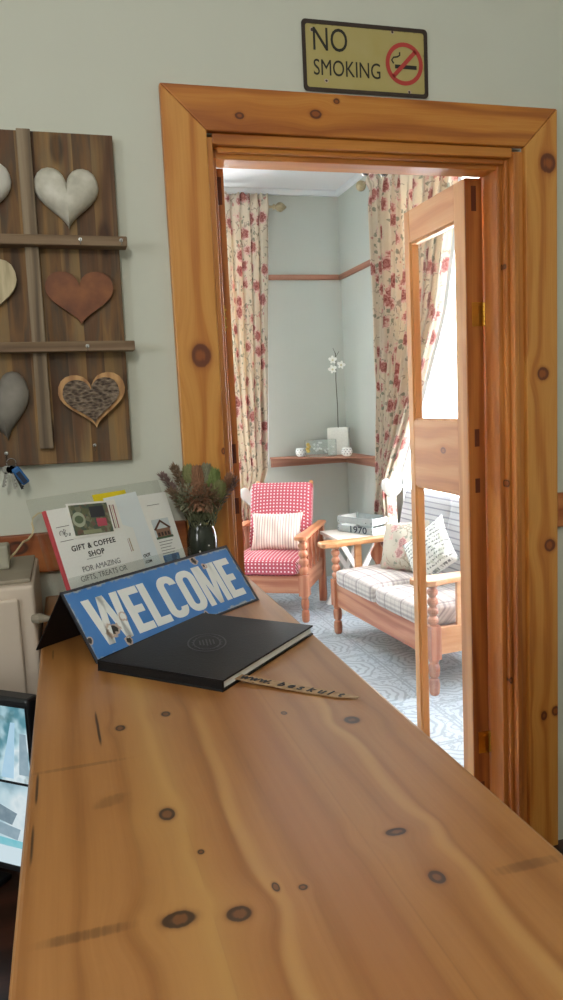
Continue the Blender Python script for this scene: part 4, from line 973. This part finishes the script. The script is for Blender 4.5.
def bloom(x, z, s, rot):
    f = MB(); mx = T(x, -.02, z) @ RX(R(80)) @ RZ(R(rot))
    for k, (a, l, w) in enumerate(((90, 1, .5), (20, 1.05, .62), (160, 1.05, .62), (235, .9, .42), (305, .9, .42))):
        n = 8; pts = [(l*s*(.05+.95*(1-math.cos(PI*i/n))/2), w*s*.6*math.sin(PI*i/n)) for i in range(n+1)] + [(l*s*(.05+.95*(1-math.cos(PI*i/n))/2), -w*s*.6*math.sin(PI*i/n)) for i in range(n-1, 0, -1)]
        f.prism(pts, 0, .002, mx @ RZ(R(a)) @ RY(R(-12)))
    f.build('bloom', M['petal'], oc); MB().ball(s*.22, mx @ T(0, 0, .006), 6).build('bloom_centre', plain('orchid_lip', 'd8d0b0', .6), oc)
bloom(-.036, .615, .040, 0); bloom(-.040, .535, .042, 15); bloom(.040, .570, .040, -15)

# ------------------------------------------------------------------ seats
def turned(h, r=.030, sq_lo=.24, sq_hi=.36, fat=1.0):
    """turned front leg: bulbous foot, square block at the rails, bobbins above"""
    mb = MB()
    mb.lathe([(.020, 0), (.027, .012), (.030, .05), (.027, .085), (.018, .095), (.027, .105), (.031, .135), (.029, .165), (.022, .178), (.028, .188), (.026, sq_lo)], 18)
    mb.box(-r, r, -r, r, sq_lo, sq_hi)
    z = sq_hi; prof = [(.020, z)]
    n = max(3, int((h-sq_hi)/.055)); st = (h-sq_hi-.02)/n
    for k in range(n):
        b = z+k*st; prof += [(.019, b+st*.06), (.028, b+st*.30), (.030, b+st*.5), (.028, b+st*.72), (.019, b+st*.94)]
    prof += [(.028, h-.018), (.028, h)]
    mb.lathe([(a*fat, b) for a, b in prof], 18); return mb
def vase_splat(h, w=.05, t=.014):
    L = []; n = 24
    for k in range(n+1):
        q = k/n; L.append((w*(.62+.38*math.cos(q*PI*3.0)*(1 if q < .9 else .8)), q*h))
    return [(a, b) for a, b in L] + [(-a, b) for a, b in reversed(L)]
def cushion(x0, x1, y0, y1, z0, z1, puff=.02, n=10, e=.55):
    """box cushion: rounded edges and slightly domed faces"""
    bm = bmesh.new(); bmesh.ops.create_cube(bm, size=2); bmesh.ops.subdivide_edges(bm, edges=bm.edges[:], cuts=n, use_grid_fill=True)
    sx, sy, sz = (x1-x0)/2, (y1-y0)/2, (z1-z0)/2; c = Vector(((x0+x1)/2, (y0+y1)/2, (z0+z1)/2)); r = min(sx, sy, sz)*e
    for v in bm.verts:
        p = Vector((v.co.x*sx, v.co.y*sy, v.co.z*sz)); q = Vector((max(-sx+r, min(sx-r, p.x)), max(-sy+r, min(sy-r, p.y)), max(-sz+r, min(sz-r, p.z))))
        d = p-q
        if d.length > 1e-6: p = q+d.normalized()*r
        u, w_, t = v.co.x, v.co.y, v.co.z
        m_ = [sx, sy, sz].index(min(sx, sy, sz))
        f = (1-u*u)*(1-w_*w_) if m_ == 2 else ((1-u*u)*(1-t*t) if m_ == 1 else (1-w_*w_)*(1-t*t))
        ax = (u, w_, t)[m_]; p[m_] += puff*f*(1 if ax > 0 else -1)*(abs(ax)**.5)
        v.co = p+c
    m = MB(); m.bm.free(); m.bm = bm; return m
def pillow(w, h, t, n=16):
    mb = MB(); vs = []; fs = []
    for s_ in (1, -1):
        for j in range(n+1):
            for i in range(n+1):
                u = -1+2*i/n; v = -1+2*j/n
                k = (1-abs(u)**2.6)*(1-abs(v)**2.6)
                pin = 1-.10*(1-abs(v)**2)*abs(u)**3; pin2 = 1-.10*(1-abs(u)**2)*abs(v)**3
                wr = .006*math.sin(u*7+v*4)*k
                vs.append((u*w/2*pin, v*h/2*pin2, s_*(t/2*max(k, 0)**.55)+wr))
    N_ = (n+1)*(n+1)
    for s_ in (0, 1):
        for j in range(n):
            for i in range(n):
                a = s_*N_+j*(n+1)+i; fs.append((a, a+1, a+n+2, a+n+1) if s_ == 0 else (a, a+n+1, a+n+2, a+1))
    mb._add(vs, fs); bmesh.ops.remove_doubles(mb.bm, verts=mb.bm.verts, dist=.0008); return mb

# armchair: local x right, y back, origin at the left front leg
ac = thing('armchair', 'pine armchair with red dotted cushions in front of the left curtain', 'armchair', (1.062, 5.504, 0), R(-31))
AW, AD, AH = .62, .62, .622
for x in (.0, AW):
    o = turned(AH, .036, .20, .355, fat=1.2).build('front_leg', M['chair_wood_v'], ac, smooth=False, bevel=0); o.location = (x, 0, 0)
    o = MB().prism([(-.028, 0), (.028, 0), (.028, .20), (.028, AH), (-.028, AH), (-.028, .2)], -.028, .028, RX(R(90))).build('back_leg', M['chair_wood_v'], ac, bevel=.006); o.location = (x, AD, 0)
    o = MB().lathe([(.020, 0), (.030, .02), (.032, .07), (.024, .10), (.03, .11)], 14).build('back_foot', M['chair_wood_v'], ac); o.location = (x, AD, 0)
    # arm board with rounded, wider front
    pts = [(-.045, -.075), (-.03, -.09), (.03, -.09), (.048, -.075), (.048, .0), (.040, .2), (.036, AD+.06), (.02, AD+.075), (-.02, AD+.075), (-.036, AD+.06), (-.036, .2), (-.045, 0)]
    o = MB().prism(pts, AH, AH+.026).build('arm', M['arm_wood_y'], ac, bevel=.007, seg=3); o.location = (x, 0, 0)
    for k in range(4):
        o = MB().prism(vase_splat(AH-.355, .034), -.012, .012, Matrix(((0, 0, 1, 0), (1, 0, 0, 0), (0, 1, 0, 0), (0, 0, 0, 1)))).build('side_slat', M['chair_wood_v'], ac, bevel=.003)
        o.location = (x, .11+.125*k, .358)
    MB().box(x-.012, x+.012, .03, AD-.03, .22, .36).build('side_rail', M['chair_wood'], ac, bevel=.003)
MB().box(.03, AW-.03, -.012, .014, .215, .345).build('front_rail', M['chair_wood_x'] if 'chair_wood_x' in M else M['arm_wood'], ac, bevel=.003)
MB().box(.03, AW-.03, AD-.014, AD+.012, .25, .35).build('back_rail', M['arm_wood'], ac, bevel=.003)
MB().box(.02, AW-.02, .02, AD-.02, .33, .345).build('seat_base', M['arm_wood'], ac)
cushion(.045, AW-.045, -.035, AD-.08, .345, .468, .018).build('seat_cushion', M['dots'], ac, smooth=True)
bf = T(0, .50, .44) @ RX(R(-17))
for x in (.085, AW-.085):
    MB().box(x-.016, x+.016, .045, .075, -.10, .54, bf).ball(.019, bf @ T(x, .06, .555), 8).build('back_post', M['arm_wood'], ac, bevel=.003)
fr_ = MB(); fr_.box(.09, AW-.09, .05, .07, .46, .52, bf).box(.09, AW-.09, .05, .07, -.05, 0, bf)
for k in range(4): fr_.box(.16+k*.09, .19+k*.09, .052, .066, 0, .46, bf)
fr_.build('back_frame', M['arm_wood'], ac, bevel=.003)
o = cushion(.060, AW-.055, -.055, .045, 0, .540, .02).build('back_cushion', M['dots'], ac, smooth=True); o.matrix_local = bf
pc = thing('cushion', 'small cream and pink striped cushion on the red armchair', 'cushion')
pc.matrix_world = ac.matrix_basis if False else (T(1.062, 5.504, 0) @ RZ(R(-31)) @ T(.335, .335, .615) @ RZ(R(4)) @ RX(R(90-24)))
pillow(.41, .31, .11).build('cover', M['stripe_cushion'], pc, smooth=True)

# settee: local x depth towards the wall, y along towards the far end, origin at the near front leg
SL_ = 1.25; SD = .60; SH = .615; SR = R(4.3)
se = thing('settee', 'two seat pine settee with plaid seat cushions under the bright window', 'settee', (1.81, 3.585, 0), SR)
for y in (0, SL_):
    o = turned(SH, .031, .20, .385).build('front_leg', M['chair_wood_v'], se); o.location = (0, y, 0)
    o = MB().box(-.028, .028, -.028, .028, 0, SH).build('back_leg', M['chair_wood_v'], se, bevel=.006); o.location = (SD-.06, y, 0)
    pts = [(-.115, -.035), (-.10, -.062), (-.02, -.072), (.06, -.056), (.40, -.048), (SD-.05, -.045), (SD-.05, .045), (.40, .048), (.06, .056), (-.02, .072), (-.10, .062), (-.115, .035)]
    o = MB().prism(pts, SH, SH+.032).build('arm', M['arm_wood'], se, bevel=.007, seg=3); o.location = (0, y, 0)
    for k in range(2):
        o = MB().prism(vase_splat(SH-.36, .052) if k else [(-.026, 0), (.026, 0), (.024, SH-.36), (-.024, SH-.36)], -.010, .010, RX(R(90))).build('side_slat', M['chair_wood_v'] if k else M['arm_wood'], se, bevel=.003)
        o.location = (.17+.15*k, y, .36)
    MB().box(.03, SD-.09, y-.012, y+.012, .22, .37).build('side_rail', M['arm_wood'], se, bevel=.003)
MB().box(-.014, .014, .03, SL_-.03, .20, .375).build('front_rail', M['chair_wood'], se, bevel=.004)
MB().box(SD-.072, SD-.048, .03, SL_-.03, .20, .35).build('back_rail', M['chair_wood'], se, bevel=.004)
MB().box(.014, SD-.07, .02, SL_-.02, .335, .35).build('seat_base', M['arm_wood'], se)
for k in range(2):
    y0 = .045+k*(SL_-.09)/2
    cushion(-.035, SD-.12, y0, y0+(SL_-.09)/2-.004, .352, .468, .018).build('seat_cushion', M['plaid'], se, smooth=True)
bs = T(.44, 0, .42) @ RY(R(13))
fr_ = MB(); fr_.box(.07, .095, .02, SL_-.02, .42, .48, bs)
for y in (.03, SL_/2, SL_-.03): fr_.box(.07, .095, y-.02, y+.02, -.12, .48, bs)
fr_.build('back_frame', M['chair_wood'], se, bevel=.004)
for k in range(2):
    y0 = .035+k*(SL_-.07)/2
    o = cushion(-.045, .065, y0, y0+(SL_-.07)/2-.004, 0, .56, .02).build('back_cushion', M['back_stripe'], se, smooth=True); o.matrix_local = bs
def place_pillow(x, y, z, yaw, back, roll, w, h, t, mat, label):
    p = thing('cushion', label, 'cushion'); p.matrix_world = T(1.81, 3.585, 0) @ RZ(SR) @ T(x, y, z) @ RZ(R(yaw)) @ RX(R(90-back)) @ RZ(R(roll))
    pillow(w, h, t).build('cover', mat, p, smooth=True); return p
place_pillow(.35, .90, .630, -66, 24, 8, .38, .36, .15, M['floral_cushion'], 'faded floral cushion at the far end of the settee')
place_pillow(.29, .50, .665, -76, 22, 42, .35, .34, .12, M['script'], 'white cushion printed with grey handwriting, seen through the door glass')

# side table and crate
stb = thing('side_table', 'small white side table with crossed legs between armchair and settee', 'side table', (2.06, 5.40, 0), 0)
MB().box(-.195, .215, -.20, .20, .565, .59).build('table_top', plain('pale_wood_top', 'e6e0d6', .4, var=.06), stb, bevel=.004)
for y in (-.15, .15):
    for s_ in (1, -1):
        L_ = math.hypot(.32, .565); a_ = math.atan2(.32, .565)*s_
        MB().box(-.018, .018, y-.012+.012*s_, y+.012+.012*s_, 0, L_-.01, T(-.16*s_, 0, 0) @ RY(a_)).build('leg', M['white'], stb, bevel=.003)
MB().box(-.18, .2, -.175, -.15, .53, .565).box(-.18, .2, .15, .175, .53, .565).build('apron', M['white'], stb, bevel=.002)
ca = math.atan2(-.32, .15)
cr8 = thing('crate', 'white washed slatted crate marked 1970 on the side table', 'crate', (1.985, 5.515, .591), ca)
cw, cd, chh = .365, .22, .128
cm = plain('whitewashed_slats', 'a2abab', .7, var=.15, scale=25)
for k in range(2):
    z0 = .004+k*.068
    MB().box(0, cw, 0, .009, z0, z0+.048).build('front_slat', cm, cr8, bevel=.001)
    MB().box(0, cw, cd-.009, cd, z0, z0+.048).build('back_slat', cm, cr8, bevel=.001)
    for x in (.0, cw-.009): MB().box(x, x+.009, .0095, cd-.0095, z0, z0+.048).build('end_slat', M['white'], cr8, bevel=.001)
MB().box(.009, cw-.009, .009, cd-.009, 0, .008).build('bottom_board', cm, cr8)
for x in (.012, cw-.024):
    for y in (.0095, cd-.0215): MB().box(x, x+.012, y, y+.012, .006, chh).build('corner_post', cm, cr8)
text_mesh('1970', .070, T(.120, -.0005, .006) @ RX(R(90)), 'stencilled_number', plain('stencil_blue_black', '1c2638', .7), cr8, sx=1.35, bold=.0008, depth=.0004)
nl = MB()
for x in (.012, .30, cw-.012):
    for z in (.028, .088): nl.lathe([(.004, 0), (.004, .0015)], 8, T(x, 0, z) @ RX(R(90)))
nl.build('nail_head', M['ink'], cr8)

# unseen ceiling lamp behind the camera, added to light the reception
lp = thing('added_ceiling_lamp', 'unseen round white ceiling lamp added to light the reception', 'lamp', (-.4, -.5, CE))
MB().lathe([(.04, 0), (.05, -.02), (.012, -.03), (.012, -.3)], 20).build('stem', M['chrome'], lp)
lm = N('added_lamp_glass', .3); lm.color('ffffff'); lm.set(lm.b.inputs['Emission Color'], 'fff6e8'); lm.b.inputs['Emission Strength'].default_value = 6
MB().ball(.16, T(0, 0, -.45), 16).build('added_lamp_shade', lm.m, lp, smooth=True)

# ------------------------------------------------------------------ light
wd = bpy.data.worlds.new('sky'); SC.world = wd; wd.use_nodes = True
bg = wd.node_tree.nodes['Background']; bg.inputs[0].default_value = (.95, .975, 1.0, 1); bg.inputs[1].default_value = 34.0
def area(name, mx, sx, sy, power, col, portal=False):
    l = bpy.data.lights.new(name, 'AREA'); l.shape = 'RECTANGLE'; l.size = sx; l.size_y = sy; l.energy = power; l.color = col
    l.cycles.is_portal = portal
    o = bpy.data.objects.new(name, l); COL.objects.link(o); o.matrix_world = mx; return o
RYp = Matrix(((0, 0, -1, 0), (1, 0, 0, 0), (0, -1, 0, 0), (0, 0, 0, 1)))
def look(loc, d, up=(0, 0, 1)):
    z = -Vector(d).normalized(); x = Vector(up).cross(z).normalized(); y = z.cross(x)
    m = Matrix((x, y, z)).transposed().to_4x4(); m.translation = loc; return m
area('daylight_portal', look((XR+.24, (RW[0]+RW[1])/2, (RW[2]+RW[3])/2), (-1, 0, 0)), RW[1]-RW[0], RW[3]-RW[2], 1, (1, 1, 1), True)
area('daylight_portal', look(((BW[0]+BW[1])/2, YL+.24, (BW[2]+BW[3])/2), (0, -1, 0)), BW[1]-BW[0], BW[3]-BW[2], 1, (1, 1, 1), True)
area('daylight_portal', look((-2.69, (FW[0]+FW[1])/2, (FW[2]+FW[3])/2), (1, 0, 0)), FW[1]-FW[0], FW[3]-FW[2], 1, (1, 1, 1), True)
pl = bpy.data.lights.new('added_fill_light', 'POINT'); pl.energy = 62; pl.color = (1, .93, .83); pl.shadow_soft_size = .17  # point light added below the shade as fill for the reception
po = bpy.data.objects.new('added_fill_light', pl); COL.objects.link(po); po.location = (-.4, -.5, CE-.75)

# ------------------------------------------------------------------ camera
p, yaw, r = .126492, .272788, -.0479494
cy, sy, cp, sp_, crr, sr = math.cos(yaw), math.sin(yaw), math.cos(p), math.sin(p), math.cos(r), math.sin(r)
A = Matrix(((cy, -sy, 0), (0, 0, -1), (sy, cy, 0))); B = Matrix(((1, 0, 0), (0, cp, -sp_), (0, sp_, cp))); Cc = Matrix(((crr, -sr, 0), (sr, crr, 0), (0, 0, 1)))
Mx = Cc @ B @ A
cam = bpy.data.cameras.new('camera'); co = bpy.data.objects.new('camera', cam); COL.objects.link(co)
rot = Matrix((Mx[0], -Mx[1], -Mx[2])).transposed().to_4x4(); rot.translation = (0, 0, 1.6); co.matrix_world = rot
cam.sensor_fit = 'AUTO'; cam.sensor_width = 36; cam.lens = 36*.76037; cam.clip_start = .02; cam.clip_end = 100
SC.camera = co
vs2 = SC.view_settings; vs2.view_transform = 'Standard'; vs2.look = 'None'; vs2.exposure = 0.0; vs2.gamma = 1; vs2.use_curve_mapping = False
SC.cycles.max_bounces = 10; SC.cycles.diffuse_bounces = 6; SC.cycles.transparent_max_bounces = 16; SC.cycles.use_denoising = True
SC.cycles.sample_clamp_indirect = 6
